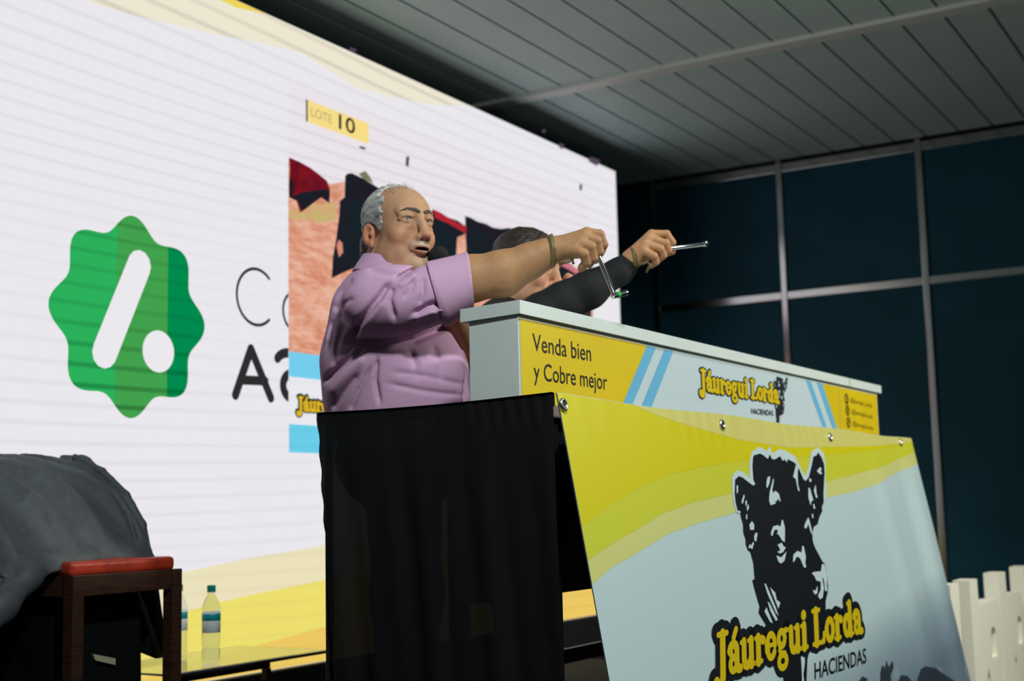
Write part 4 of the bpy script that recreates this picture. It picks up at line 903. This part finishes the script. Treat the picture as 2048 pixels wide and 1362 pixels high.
def hair_shell(h, parent, m, cut, t=.009, rough=.0018, nm='hair', extra=()):
    V = Vol(*[np.arange(-.16, .16, .0024) + c for c in h.H(0, -.02, .01)])
    h.e(V, (0, -.024, .034), (.082 + t, .106 + t, .082 + t), .01); h.e(V, (0, -.050, -.03), (.066 + t, .066 + t, .07), .03)
    for a, b, ra, rb in extra: h.c(V, a, b, ra, rb, .012)
    G = np.meshgrid(*V.ax, indexing='ij'); P = np.stack([g.ravel() for g in G], 1); q = h.loc(P); l, f, u = [x.reshape(G[0].shape) for x in q.T]
    rr = np.random.default_rng(17); dn = 0
    for i in range(9):      # ridges run along the combed direction, back and down
        k = rr.normal(size=3); dd = np.array([0, -.85, -.52]); k -= dd * (k @ dd) * .93; k *= rr.uniform(160, 620) / np.linalg.norm(k); dn = dn + np.sin(k[0] * l + k[1] * f + k[2] * u + rr.uniform(0, 6)) / 3
    V.f += (rough * dn).astype(np.float32)
    d = cut(l, f, u).astype(np.float32); k = .006; hh = np.clip(.5 - .5 * (d - V.f) / k, 0, 1); V.f = d + (V.f - d) * hh + k * hh * (1 - hh)
    v, f_ = V.mesh(); return obj(nm, cam2world(v), f_, m, parent, smooth=True)
def hand(V, fig, wrist, knuckles, fingers, thumb, rk, rf, rw):
    """palm fans from the wrist to four knuckles; each finger is its own bent, tapering chain"""
    w_ = fig.L(*wrist); s = fig.s
    for kx in knuckles: V.cap(w_, fig.L(*kx), rw * s, rk * s, .012)
    for i in range(3): V.cap(fig.L(*knuckles[i]), fig.L(*knuckles[i + 1]), rk * .95 * s, rk * .95 * s, .006)
    for kx, fg in zip(knuckles, fingers):
        pts = [fig.L(*kx)] + fig.Ls(fg); V.chain(pts, [rk * s * .98, rf * s * 1.06, rf * s, rf * s * .86], .0022)
        V.cap(pts[1], pts[1], rf * s * 1.1, rf * s * 1.1, .002)
    tp = fig.Ls(thumb); V.chain(tp, [rk * 1.15 * s, rf * 1.12 * s, rf * s][:len(tp)], .004)
def wrinkle(V, amp, seed, sc=1.0):
    r = np.random.default_rng(seed); g = np.meshgrid(*V.ax, indexing='ij', sparse=True); d = 0
    for i in range(7):
        k = r.normal(size=3); k /= np.linalg.norm(k); k *= r.uniform(18, 55) * sc; d = d + np.sin(k[0] * g[0] + k[1] * g[1] + k[2] * g[2] + r.uniform(0, 6)) / 2.6
    V.f += (amp * d).astype(np.float32)
def groove(V, fig, pts, amp, wd, wmin=0.0):
    """crease (amp>0) or ridge (amp<0) pressed into the near side of a garment along a line"""
    p = [fig.L(x, y, 60)[:2] for x, y in pts]; wd *= fig.s; lo = np.min(p, 0) - 3 * wd; hi = np.max(p, 0) + 3 * wd
    sl, g = V.blk((lo[0], lo[1], -fig.D0 + wmin * fig.s), (hi[0], hi[1], V.ax[2][-1]))
    if sl is None: return
    best = None; n = len(p) - 1; tt = None
    for i in range(n):
        a, b = p[i], p[i + 1]; ab = b - a; t = np.clip(((g[0] - a[0]) * ab[0] + (g[1] - a[1]) * ab[1]) / (ab @ ab), 0, 1)
        d = np.hypot(g[0] - a[0] - t * ab[0], g[1] - a[1] - t * ab[1]); gt = (i + t) / n
        if best is None: best, tt = d, gt + 0 * d
        else: m = d < best; best = np.where(m, d, best); tt = np.where(m, gt, tt)
    V.f[sl] += (amp * np.exp(-(best / wd) ** 2) * np.clip(np.minimum(tt, 1 - tt) * 6 + .25, 0, 1)).astype(np.float32)

skin_m = mat('skin', (.5, .29, .19, 1), .58, spec=.3, attr='Col', noise=(55, .07), bump=(260, .12, .001))
m_grey_hair = mat('grey_hair', (.37, .36, .36, 1), .55, noise=(26, .65, (1, 1, 3)), bump=(160, .6, .003))
m_dark_hair = mat('dark_hair', (.035, .024, .018, 1), .5, noise=(60, .5), bump=(200, .6, .003))
m_brow = mat('brow_hair', (.045, .032, .026, 1), .6, noise=(200, .4))
m_brow_dark = mat('brow_hair_dark', (.03, .022, .018, 1), .6)
m_trouser = mat('dark_trousers', (.02, .022, .028, 1), .85, noise=(120, .2))
m_jacket = mat('black_knit', (.009, .010, .012, 1), .8, noise=(150, .25), bump=(700, .2, .001))
m_shoe = mat('shoe_leather', (.02, .014, .011, 1), .35)
m_belt = mat('strap_leather', (.17, .12, .045, 1), .5, noise=(60, .2))
m_chrome = mat('chrome', (.72, .73, .74, 1), .14, metal=1)
m_foam = mat('mic_foam', (.008, .009, .009, 1), .95, bump=(900, .6, .001))
m_micbody = mat('mic_body', (.012, .012, .013, 1), .4)
m_green = mat('green_band', (.02, .42, .06, 1), .35)
# lilac shirt: fine stripes woven along the sleeve and across the body
m_shirt = mat('lilac_shirt', srgb(186, 146, 190), .8, spec=.25)
nt = m_shirt.node_tree; bs = nt.nodes['Principled BSDF']; tc = nt.nodes.new('ShaderNodeTexCoord'); at_ = nt.nodes.new('ShaderNodeAttribute'); at_.attribute_name = 'Col'
sp = nt.nodes.new('ShaderNodeSeparateXYZ'); nt.links.new(at_.outputs['Vector'], sp.inputs[0])
mu = nt.nodes.new('ShaderNodeMath'); mu.operation = 'MULTIPLY'; mu.inputs[1].default_value = 1450.0; nt.links.new(sp.outputs[0], mu.inputs[0])
sn = nt.nodes.new('ShaderNodeMath'); sn.operation = 'SINE'; nt.links.new(mu.outputs[0], sn.inputs[0])
mr = nt.nodes.new('ShaderNodeMapRange'); mr.inputs[1].default_value = -1; nt.links.new(sn.outputs[0], mr.inputs[0])
mxs = nt.nodes.new('ShaderNodeMix'); mxs.data_type = 'RGBA'; mxs.inputs[6].default_value = srgb(180, 136, 172); mxs.inputs[7].default_value = srgb(206, 168, 198); nt.links.new(mr.outputs[0], mxs.inputs[0]); nt.links.new(mxs.outputs[2], bs.inputs['Base Color'])

def person(name, label, fig, head, core, limbs, handspec, neck, feet, axes, skin, lips, stub, flush, mouth, heavy):
    V = Vol(*axes)
    for c, r in core: V.ell(fig.L(*c), [q * fig.s - .034 for q in r], None, .05)
    for pts, rs, sh in limbs: V.chain(fig.Ls(pts), [q * fig.s - sh for q in rs], .022)
    for hip, foot in feet:
        hp = fig.L(*hip); ft = W2C(foot); kn = hp * .5 + ft * .5 + np.array([0, 0, .01]); V.chain([hp, kn, ft], [.088, .062, .042], .04)
        V.cap(ft, W2C(np.array(foot) + np.array([.06, -.16, -.03])), .042, .03, .02)
    V.cap(head.H(0, -.046, -.06), fig.L(*neck), .068 if heavy > 1.02 else .06, .078 if heavy > 1.02 else .068, .03)
    for hs in handspec: hand(V, fig, **hs)
    build_head(V, head, heavy, mouth)
    v, f = V.mesh(); wv = cam2world(v); org = wv[wv[:, 2].argmin()].copy(); org[:2] = np.mean([q[1][:2] for q in feet], 0); org[2] = wv[:, 2].min()
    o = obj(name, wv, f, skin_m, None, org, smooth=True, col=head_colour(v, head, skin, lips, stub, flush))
    tag(o, label, 'person'); return o
# ---------------- man in the lilac shirt
F1 = Figure(3.80)
H1 = Head(F1.L(801, 451, 0), 42, 1.5, 0, 1.0)
core1 = [((768, 640, -8), (110, 118, 118)), ((786, 735, -8), (146, 128, 118)), ((800, 812, -6), (150, 130, 122)), ((802, 905, 0), (126, 90, 116))]
armR = ([(752, 605, 108), (848, 598, 112), (938, 558, 100), (1005, 547, 95), (1060, 522, 88), (1088, 508, 85), (1106, 500, 84)], [46, 42, 44, 43, 33, 26, 24], 0.0)
armL = ([(815, 600, -108), (890, 690, -95), (955, 752, -70)], [46, 38, 36], .004)
armL2 = ([(955, 752, -70), (922, 668, -32), (893, 598, 12)], [37, 34, 24], .0)
handR = dict(wrist=(1108, 499, 84), knuckles=[(1150, 500, 104), (1160, 487, 98), (1168, 475, 88), (1174, 467, 76)],
    fingers=[[(1168, 508, 103), (1173, 525, 96), (1163, 536, 86)], [(1182, 494, 96), (1187, 516, 90), (1178, 529, 80)], [(1193, 482, 86), (1199, 504, 80), (1191, 520, 70)], [(1199, 469, 74), (1207, 489, 70), (1201, 506, 62)]],
    thumb=[(1122, 508, 62), (1160, 506, 50), (1188, 512, 58)], rk=12.0, rf=9.2, rw=21)
handL = dict(wrist=(892, 594, 14), knuckles=[(905, 575, 26), (908, 563, 22), (909, 552, 17), (908, 541, 12)],
    fingers=[[(900, 572, 44), (888, 573, 46), (882, 573, 34)], [(902, 560, 40), (889, 561, 43), (882, 561, 30)], [(902, 549, 36), (889, 550, 39), (882, 550, 26)], [(901, 538, 30), (889, 539, 33), (882, 540, 21)]],
    thumb=[(888, 575, 0), (874, 556, 4), (872, 540, 10)], rk=11, rf=8, rw=20)
L1 = F1.L
axa = axis((L1(625, 0)[0] - .02, L1(700, 0)[0], .006), (L1(700, 0)[0], L1(905, 0)[0], .0022), (L1(905, 0)[0], L1(1085, 0)[0], .0045), (L1(1085, 0)[0], L1(1225, 0)[0], .0022))
axb = axis((-1.30, L1(0, 640)[1], .009), (L1(0, 640)[1], L1(0, 560)[1], .004), (L1(0, 560)[1], L1(0, 350)[1], .0022))
axc = axis((-4.12, -3.90, .006), (-3.90, -3.56, .0026), (-3.56, -3.40, .006))
hipw1 = C2W(L1(800, 900, 0))
feet1 = [((795, 900, 62), (hipw1[0] - .07, hipw1[1] - .06, .07)), ((815, 900, -62), (hipw1[0] + .09, hipw1[1] + .02, .07))]
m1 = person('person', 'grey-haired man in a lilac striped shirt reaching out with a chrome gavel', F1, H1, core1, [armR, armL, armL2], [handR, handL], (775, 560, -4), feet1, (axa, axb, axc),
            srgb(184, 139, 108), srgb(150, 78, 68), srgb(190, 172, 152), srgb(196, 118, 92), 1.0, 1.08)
eyes(F1, H1, m1, (.13, .15, .15)); brows(H1, m1, m_brow)
cut1 = lambda l, f, u: np.maximum.reduce([
    np.where(u > .075, f + .004, f - .018 + 2.2 * np.maximum(0, -.018 - u) + .004 * np.sin(u * 190) + .003 * np.sin(u * 410 + 1)),         # hairline: far back on top, in front of the ear at the side
    -(u + .112),
    np.where((np.abs(l) > .045) & (u < .012), np.maximum(.030 - np.hypot((f + .040) * .95, u + .028), -.02), -.02)]) 
hair_shell(H1, m1, m_grey_hair, cut1, .0075, .0014, extra=(((.045, -.088, -.075), (-.045, -.088, -.075), .026, .026), ((.060, -.092, -.035), (.060, -.100, -.088), .012, .013), ((-.060, -.092, -.035), (-.060, -.100, -.088), .012, .013)))
# thin wisps over the crown
P = MB()
for i in range(120):
    l = rng.uniform(-.06, .06); f = rng.uniform(-.05, .052); base = np.array([l, f, .034 + .082 * math.sqrt(max(.05, 1 - (l / .084) ** 2 - ((f + .018) / .106) ** 2))])
    d = np.array([rng.normal(0, .3), rng.uniform(-1, .2), rng.uniform(.15, .75)]); d /= np.linalg.norm(d); L = rng.uniform(.012, .03)
    pts = [H1.H(*(base - d * .003)), H1.H(*(base + d * L * .5 + np.array([0, -.002, .001]))), H1.H(*(base + d * L + np.array([0, -.008, -.004])))]
    P.tube([C2W(q) for q in pts], [.0005, .0004, .0002], 4)
tag(P.build('hair_wisps', m_grey_hair, m1), kind='stuff')
# shirt
V = Vol(np.arange(L1(620, 0)[0], L1(960, 0)[0], .0038), np.arange(L1(0, 950)[1], L1(0, 490)[1], .0042), np.arange(-4.10, -3.42, .0045))
for c, r in core1[:3]: V.ell(F1.L(*c), [q * F1.s for q in r], None, .05)
V.cap(L1(752, 592, 92), L1(800, 578, -92), 50 * F1.s, 50 * F1.s, .05)
V.cap(L1(770, 572, 30), L1(782, 570, -30), 44 * F1.s, 44 * F1.s, .04)
V.chain(F1.Ls([(752, 607, 106), (800, 603, 110), (848, 599, 112), (905, 576, 106)]), [q * F1.s for q in (68, 64, 58, 51)], .03)
V.chain(F1.Ls([(815, 600, -106), (890, 690, -94), (925, 724, -84)]), [q * F1.s for q in (64, 54, 48)], .03)
V.cap(L1(868, 592, 110), L1(905, 628, 104), 30 * F1.s, 16 * F1.s, .03)          # loose cloth under the sleeve
V.fn(lambda a, b, c: (b * 0 + c * 0 + (a - L1(925, 0, 100)[0])), (L1(860, 0)[0], -.2, -3.75), (9, 9, 9), .004, 'and')
wrinkle(V, .0026, 3)
for pts, amp, wd in (([(790, 568), (770, 600), (736, 640), (704, 678)], .020, 7), ([(778, 602), (748, 642), (716, 688)], -.008, 9), ([(700, 682), (760, 690), (830, 680), (900, 650)], .026, 8), ([(729, 696), (690, 728), (646, 764)], .018, 7), ([(735, 712), (700, 745), (655, 790)], -.009, 10),
        ([(800, 565), (815, 552), (838, 538)], .013, 5), ([(806, 578), (822, 566), (842, 552)], -.007, 6), ([(797, 580), (790, 602), (800, 640)], .011, 5), ([(835, 630), (865, 613), (892, 606)], .014, 5), ([(832, 642), (868, 629), (902, 622)], -.010, 6), ([(852, 560), (854, 590), (846, 612)], .008, 5), ([(715, 560), (690, 585), (668, 625)], .009, 8),
        ([(760, 715), (757, 760), (765, 805)], .011, 4), ([(790, 742), (850, 750), (930, 770)], .004, 5), ([(780, 765), (850, 780), (930, 792)], .005, 5), ([(690, 650), (676, 692), (670, 735)], .005, 6), ([(822, 700), (836, 730), (838, 760)], .004, 7), ([(866, 690), (880, 725), (882, 760)], .004, 7), ([(740, 540), (780, 552), (830, 560)], .004, 6), ([(905, 660), (925, 700), (938, 742)], .012, 5),
        ([(690, 600), (664, 650), (655, 705)], .007, 6), ([(725, 745), (690, 785), (664, 820)], .009, 6), ([(750, 730), (722, 780), (704, 822)], .008, 5), ([(670, 580), (655, 640), (648, 690)], -.004, 7), ([(880, 625), (900, 640), (925, 640)], .008, 4), ([(720, 600), (700, 610), (680, 640)], .006, 5), ([(815, 600), (830, 585), (836, 565)], .006, 5)):
    groove(V, F1, pts, amp, wd)
v, f = V.mesh()
al = L1(940, 558, 100) - L1(752, 605, 106); al /= np.linalg.norm(al); bt = np.array([-.05, 1, 0.]); bt /= np.linalg.norm(bt)
rel = v - L1(752, 605, 106); sl_ = rel @ al; rad = np.linalg.norm(rel - sl_[:, None] * al, axis=1); onS = np.clip((sl_ - .03) / .02, 0, 1) * (rad < .098) * (v[:, 2] > -3.78)
cc = np.zeros((len(v), 3)); cc[:, 0] = np.where(onS > .5, sl_, v @ bt * 1.0)
obj('shirt', cam2world(v), f, m_shirt, m1, smooth=True, col=cc)
# turned-up cuff
V = Vol(np.arange(L1(855, 0)[0], L1(955, 0)[0], .0026), np.arange(L1(0, 660)[1], L1(0, 495)[1], .0026), np.arange(-3.78, -3.50, .003))
V.chain(F1.Ls([(872, 587, 109), (945, 556, 100)]), [65 * F1.s, 51.5 * F1.s], .004)
V.cap(L1(890, 610, 106), L1(925, 606, 102), 34 * F1.s, 14 * F1.s, .02)
ca_, cb_ = L1(871, 585, 108), L1(940, 556, 100); cdir = np.array([.985, .12, -.1]); cdir /= np.linalg.norm(cdir); cdl = np.array([.97, .27, 0]); cdl /= np.linalg.norm(cdl)
V.fn(lambda a, b, c: (a - cb_[0]) * cdir[0] + (b - cb_[1]) * cdir[1] + (c - cb_[2]) * cdir[2], (-9, -9, -9), (9, 9, 9), .004, 'and')
V.fn(lambda a, b, c: -((a - ca_[0]) * cdl[0] + (b - ca_[1]) * cdl[1]), (-9, -9, -9), (9, 9, 9), .004, 'and')
V.chain(F1.Ls([(862, 592, 110), (915, 567, 104), (970, 548, 98)]), [62 * F1.s, 50.5 * F1.s, 46 * F1.s], .004, 'sub')
wrinkle(V, .0008, 8)
v, f = V.mesh(); rel = v - L1(752, 605, 106); cc = np.zeros((len(v), 3)); cc[:, 0] = (rel @ al)
obj('cuff', cam2world(v), f, m_shirt, m1, smooth=True, col=cc)
# collar: band round the neck with a folded flap
nb, nt_ = L1(772, 556, 2), L1(790, 522, -2); nx = H1.U * .86 + np.array([.22, 0, 0]); nx /= np.linalg.norm(nx)
V = Vol(np.arange(L1(690, 0)[0], L1(880, 0)[0], .0022), np.arange(L1(0, 600)[1], L1(0, 495)[1], .0022), np.arange(-3.94, -3.62, .0026))
nf = np.cross(nx, np.array([0, 0, 1.])); nf = -nf / np.linalg.norm(nf); ns = np.cross(nf, nx); cN = L1(778, 541, 2)
def collar(a, b, c):
    q = [(a - cN[0]), (b - cN[1]), (c - cN[2])]; h_ = sum(q[i] * nx[i] for i in range(3)); x = sum(q[i] * nf[i] for i in range(3)); y = sum(q[i] * ns[i] for i in range(3))
    flare = .084 - .35 * h_ + .0 * x; r = np.sqrt((x / 1.06) ** 2 + y ** 2) - flare; return np.maximum(np.abs(r) - .0035, np.abs(h_) - .026) - .001
V.fn(collar, (-9, -9, -9), (9, 9, 9), .004); wrinkle(V, .0009, 5)
v, f = V.mesh(); cc = np.zeros((len(v), 3)); cc[:, 0] = v @ bt
obj('collar', cam2world(v), f, m_shirt, m1, smooth=True, col=cc)
def trousers(fig, parent, top, feet, m, rt):
    V = Vol(np.arange(fig.L(*top)[0] - .34, fig.L(*top)[0] + .40, .007), np.arange(-1.30, fig.L(*top)[1] + .03, .009), np.arange(-fig.D0 - .36, -fig.D0 + .42, .007))
    V.ell(fig.L(*top) + np.array([0, -.05, 0]), rt, None, .05)
    for hip, foot in feet:
        hp = fig.L(*hip); ft = W2C(np.array(foot) + [0, 0, .03]); kn = (hp + ft) / 2 + np.array([0, 0, .01]); V.chain([hp, kn, ft], [.102, .080, .068], .05)
    t = fig.L(*top); V.fn(lambda a, b, c: b - t[1] + a * 0 + c * 0, (-9, t[1] - .1, -9), (9, 9, 9), .004, 'and'); wrinkle(V, .003, 11)
    v, f = V.mesh(); obj('trousers', cam2world(v), f, m, parent, smooth=True)
    for hip, foot in feet:
        P = Vol(*[np.arange(-.22, .22, .006) + q for q in (foot[0], foot[1], .05)]); p0 = np.array(foot)
        P.cap(p0 + [-.02, .04, -.022], p0 + [.06, -.17, -.03], .048, .042, .02); P.cap(p0 + [0, 0, .01], p0 + [0, 0, .04], .05, .05, .02)
        P.fn(lambda a, b, c: .004 - c + a * 0 + b * 0, (-9, -9, -9), (9, 9, 9), .002, 'and'); v, f = P.mesh(); obj('shoe', v, f, m_shoe, parent, smooth=True)
trousers(F1, m1, (802, 885, 0), feet1, m_trouser, (.185, .15, .18))
# ---------------- second man, dark jumper, head low behind the first man's arm
F2 = Figure(4.40)
H2 = Head(F2.L(1060, 530, 0), 66, -12, 0, 1.0)
core2 = [((1010, 700, 0), (92, 90, 118)), ((1020, 790, 0), (98, 120, 112)), ((1025, 900, 0), (92, 80, 100))]
aR2 = ([(1000, 692, 92), (1085, 628, 84), (1180, 577, 78), (1238, 541, 74), (1262, 520, 72)], [36, 30, 24, 19, 19], .004)
aL2 = ([(1035, 660, -95), (1110, 708, -80), (1150, 700, -60)], [36, 28, 26], .004)
aL3 = ([(1150, 700, -60), (1148, 640, -40), (1140, 602, -22)], [30, 25, 19], .004)
h2R = dict(wrist=(1264, 518, 72), knuckles=[(1286, 502, 88), (1290, 489, 83), (1296, 478, 76), (1303, 469, 68)],
    fingers=[[(1308, 512, 86), (1312, 524, 78), (1302, 531, 68)], [(1321, 498, 80), (1327, 511, 73), (1316, 521, 63)], [(1331, 486, 74), (1337, 501, 67), (1326, 512, 57)], [(1333, 468, 66), (1345, 485, 62), (1338, 500, 54)]],
    thumb=[(1276, 512, 52), (1318, 510, 44), (1344, 503, 52)], rk=9.5, rf=7.2, rw=17)
h2L = dict(wrist=(1140, 602, -22), knuckles=[(1146, 586, -6), (1147, 577, -9), (1148, 568, -13), (1147, 559, -17)],
    fingers=[[(1138, 583, 8), (1128, 584, 8), (1123, 584, 0)], [(1139, 574, 5), (1128, 575, 6), (1123, 575, -4)], [(1139, 565, 2), (1128, 566, 2), (1123, 566, -8)], [(1139, 555, -4), (1136, 552, -8), (1132, 556, -14)]],
    thumb=[(1134, 588, -26), (1122, 574, -24), (1120, 562, -20)], rk=8.5, rf=6.4, rw=15)
L2 = F2.L
axa2 = axis((L2(890, 0)[0], L2(970, 0)[0], .006), (L2(970, 0)[0], L2(1160, 0)[0], .0025), (L2(1160, 0)[0], L2(1255, 0)[0], .005), (L2(1255, 0)[0], L2(1362, 0)[0], .0024))
axb2 = axis((-1.45, L2(0, 640)[1], .009), (L2(0, 640)[1], L2(0, 450)[1], .0025))
axc2 = axis((-4.72, -4.50, .007), (-4.50, -4.16, .003))
hw2 = C2W(L2(1025, 900, 0)); feet2 = [((1015, 900, 50), (hw2[0] - .08, hw2[1] - .06, .07)), ((1040, 900, -50), (hw2[0] + .08, hw2[1] + .04, .07))]
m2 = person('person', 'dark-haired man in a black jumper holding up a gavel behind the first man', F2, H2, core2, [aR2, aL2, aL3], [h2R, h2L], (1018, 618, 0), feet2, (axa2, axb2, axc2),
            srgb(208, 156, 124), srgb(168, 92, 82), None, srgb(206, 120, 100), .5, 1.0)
eyes(F2, H2, m2, (.05, .03, .02)); brows(H2, m2, m_brow_dark)
cut2 = lambda l, f, u: np.maximum.reduce([np.where(u > .06, f - .062, f - .018), -(u + .085), np.where((np.abs(l) > .045) & (u < .025), np.maximum(.030 - np.hypot(f + .04, u + .028), -.02), -.02)])
hair_shell(H2, m2, m_dark_hair, cut2, .008, .0012)
V = Vol(np.arange(L2(880, 0)[0], L2(1275, 0)[0], .0045), np.arange(L2(0, 1010)[1], L2(0, 500)[1], .005), np.arange(-4.72, -4.16, .005))
for c, r in core2[:3]: V.ell(F2.L(*c), [q * F2.s + .006 for q in r], None, .05)
V.cap(L2(1000, 652, 88), L2(1030, 650, -92), 44 * F2.s, 44 * F2.s, .05); V.cap(L2(1012, 628, 20), L2(1022, 626, -20), 36 * F2.s, 36 * F2.s, .04)
V.chain(F2.Ls([(1000, 692, 92), (1085, 628, 84), (1125, 603, 81), (1180, 577, 78), (1236, 543, 74), (1254, 530, 73)]), [q * F2.s for q in (48, 41, 38, 36, 26, 23)], .02)
V.chain(F2.Ls(aL2[0]), [q * F2.s + .006 for q in aL2[1]], .03); V.chain(F2.Ls([(1150, 700, -60), (1147, 640, -40), (1143, 618, -30)]), [q * F2.s + .005 for q in (31, 26, 22)], .03)
wrinkle(V, .0035, 21, .9)
v, f = V.mesh(); obj('jumper', cam2world(v), f, m_jacket, m2, smooth=True)
trousers(F2, m2, (1025, 900, 0), feet2, m_trouser, (.165, .14, .165))
# ---------------- gavels with wrist straps, microphones
def gavel(fig, a, b, h0, h1, label, wr, wr_dir, wr_r, tail):
    A, B, h0, h1 = [C2W(fig.L(*q)) for q in (a, b, h0, h1)]
    g = empty('gavel', A); tag(g, label, 'gavel', 'chrome gavels')
    d = (B - A) / np.linalg.norm(B - A); Ln = np.linalg.norm(B - A)
    smooth_by_angle(MB().lathe(A, [(.004, -.012), (.0075, -.010), (.0075, .0), (.0066, .004), (.0062, Ln - .012), (.0074, Ln - .010), (.0074, Ln), (.003, Ln + .002)], 20, d).build('handle', m_chrome, g))
    e = h1 - h0; el_ = np.linalg.norm(e); e /= el_
    smooth_by_angle(MB().lathe(h0, [(.002, -.004), (.0085, -.002), (.0085, el_ * .24)], 20, e).build('head_cap', m_chrome, g))
    smooth_by_angle(MB().lathe(h0 + e * el_ * .24, [(.0088, 0), (.0092, .001), (.0092, el_ * .2), (.0088, el_ * .205)], 20, e).build('head_band', m_green, g))
    smooth_by_angle(MB().lathe(h0 + e * el_ * .445, [(.0088, 0), (.0088, el_ * .40)], 20, e).build('head_body', m_micbody, g))
    smooth_by_angle(MB().lathe(h0 + e * el_ * .85, [(.0086, 0), (.0080, el_ * .12), (.004, el_ * .16)], 20, e).build('head_tip', m_chrome, g))
    W = C2W(fig.L(*wr)); ax = C2W(fig.L(*wr_dir)) - W; ax /= np.linalg.norm(ax); u = np.cross(ax, [0, 0, 1.]); u /= np.linalg.norm(u); v_ = np.cross(ax, u)
    P = MB(); n = 40
    for i in range(n):
        pass
    vs, fs = [], []
    for i in range(n):
        t = 2 * math.pi * i / n; rd = u * math.cos(t) + v_ * math.sin(t)
        for dr, da in ((.0, -.006), (.003, -.006), (.003, .006), (.0, .006)): vs.append(W + rd * (wr_r + dr) + ax * (da * 1.3 + .016 * math.cos(t + 1.2)))
    for i in range(n):
        j = (i + 1) % n
        for k in range(4): fs.append((i * 4 + k, i * 4 + (k + 1) % 4, j * 4 + (k + 1) % 4, j * 4 + k))
    P.add(vs, fs); st_ = P.build('wrist_strap', m_belt, g, smooth=True)
    tp = [C2W(fig.L(*q)) for q in tail]; MB().tube(tp, [.005] * (len(tp) - 1) + [.004], 8).build('strap_end', m_belt, st_, smooth=True)
    return g
gavel(F1, (1184, 482, 82), (1229, 591, 84), (1226, 592, 92), (1254, 585, 68), 'chrome gavel pointing down from the hand of the man in the lilac shirt', (1101, 503, 85), (1121, 494, 84), .041, [(1118, 528, 96), (1132, 524, 100), (1145, 520, 98), (1147, 528, 96)])
gavel(F2, (1306, 501, 62), (1412, 488, 60), (1411, 489, 46), (1413, 487, 78), 'chrome gavel held out level against the dark panelled wall', (1266, 517, 72), (1285, 505, 72), .0335, [(1276, 530, 88), (1296, 524, 88), (1300, 530, 86), (1292, 545, 86)])
def mic(fig, a, b, rb, label, foam):
    A, B = C2W(fig.L(*a)), C2W(fig.L(*b)); d = (B - A) / np.linalg.norm(B - A); Ln = np.linalg.norm(B - A)
    g = empty('microphone', A); tag(g, label, 'microphone', 'handheld microphones')
    smooth_by_angle(MB().lathe(A, [(.008, 0), (.0105, .004), (.0125, Ln * .6), (.014, Ln - rb * .8)], 20, d).build('body', m_micbody, g))
    MB().lathe(B, [(.001, -rb), (rb * .6, -rb * .8), (rb * .92, -rb * .4), (rb, 0), (rb * .9, rb * .45), (rb * .6, rb * .8), (.001, rb)], 24, d).build('grille', foam, g, smooth=True)
mic(F1, (893, 640, 10), (877, 513, 38), .030, 'black foam microphone at the mouth of the man in the lilac shirt', m_foam)
mic(F2, (1136, 640, -20), (1108, 574, 10), .021, 'black microphone at the mouth of the dark-haired man', m_micbody)
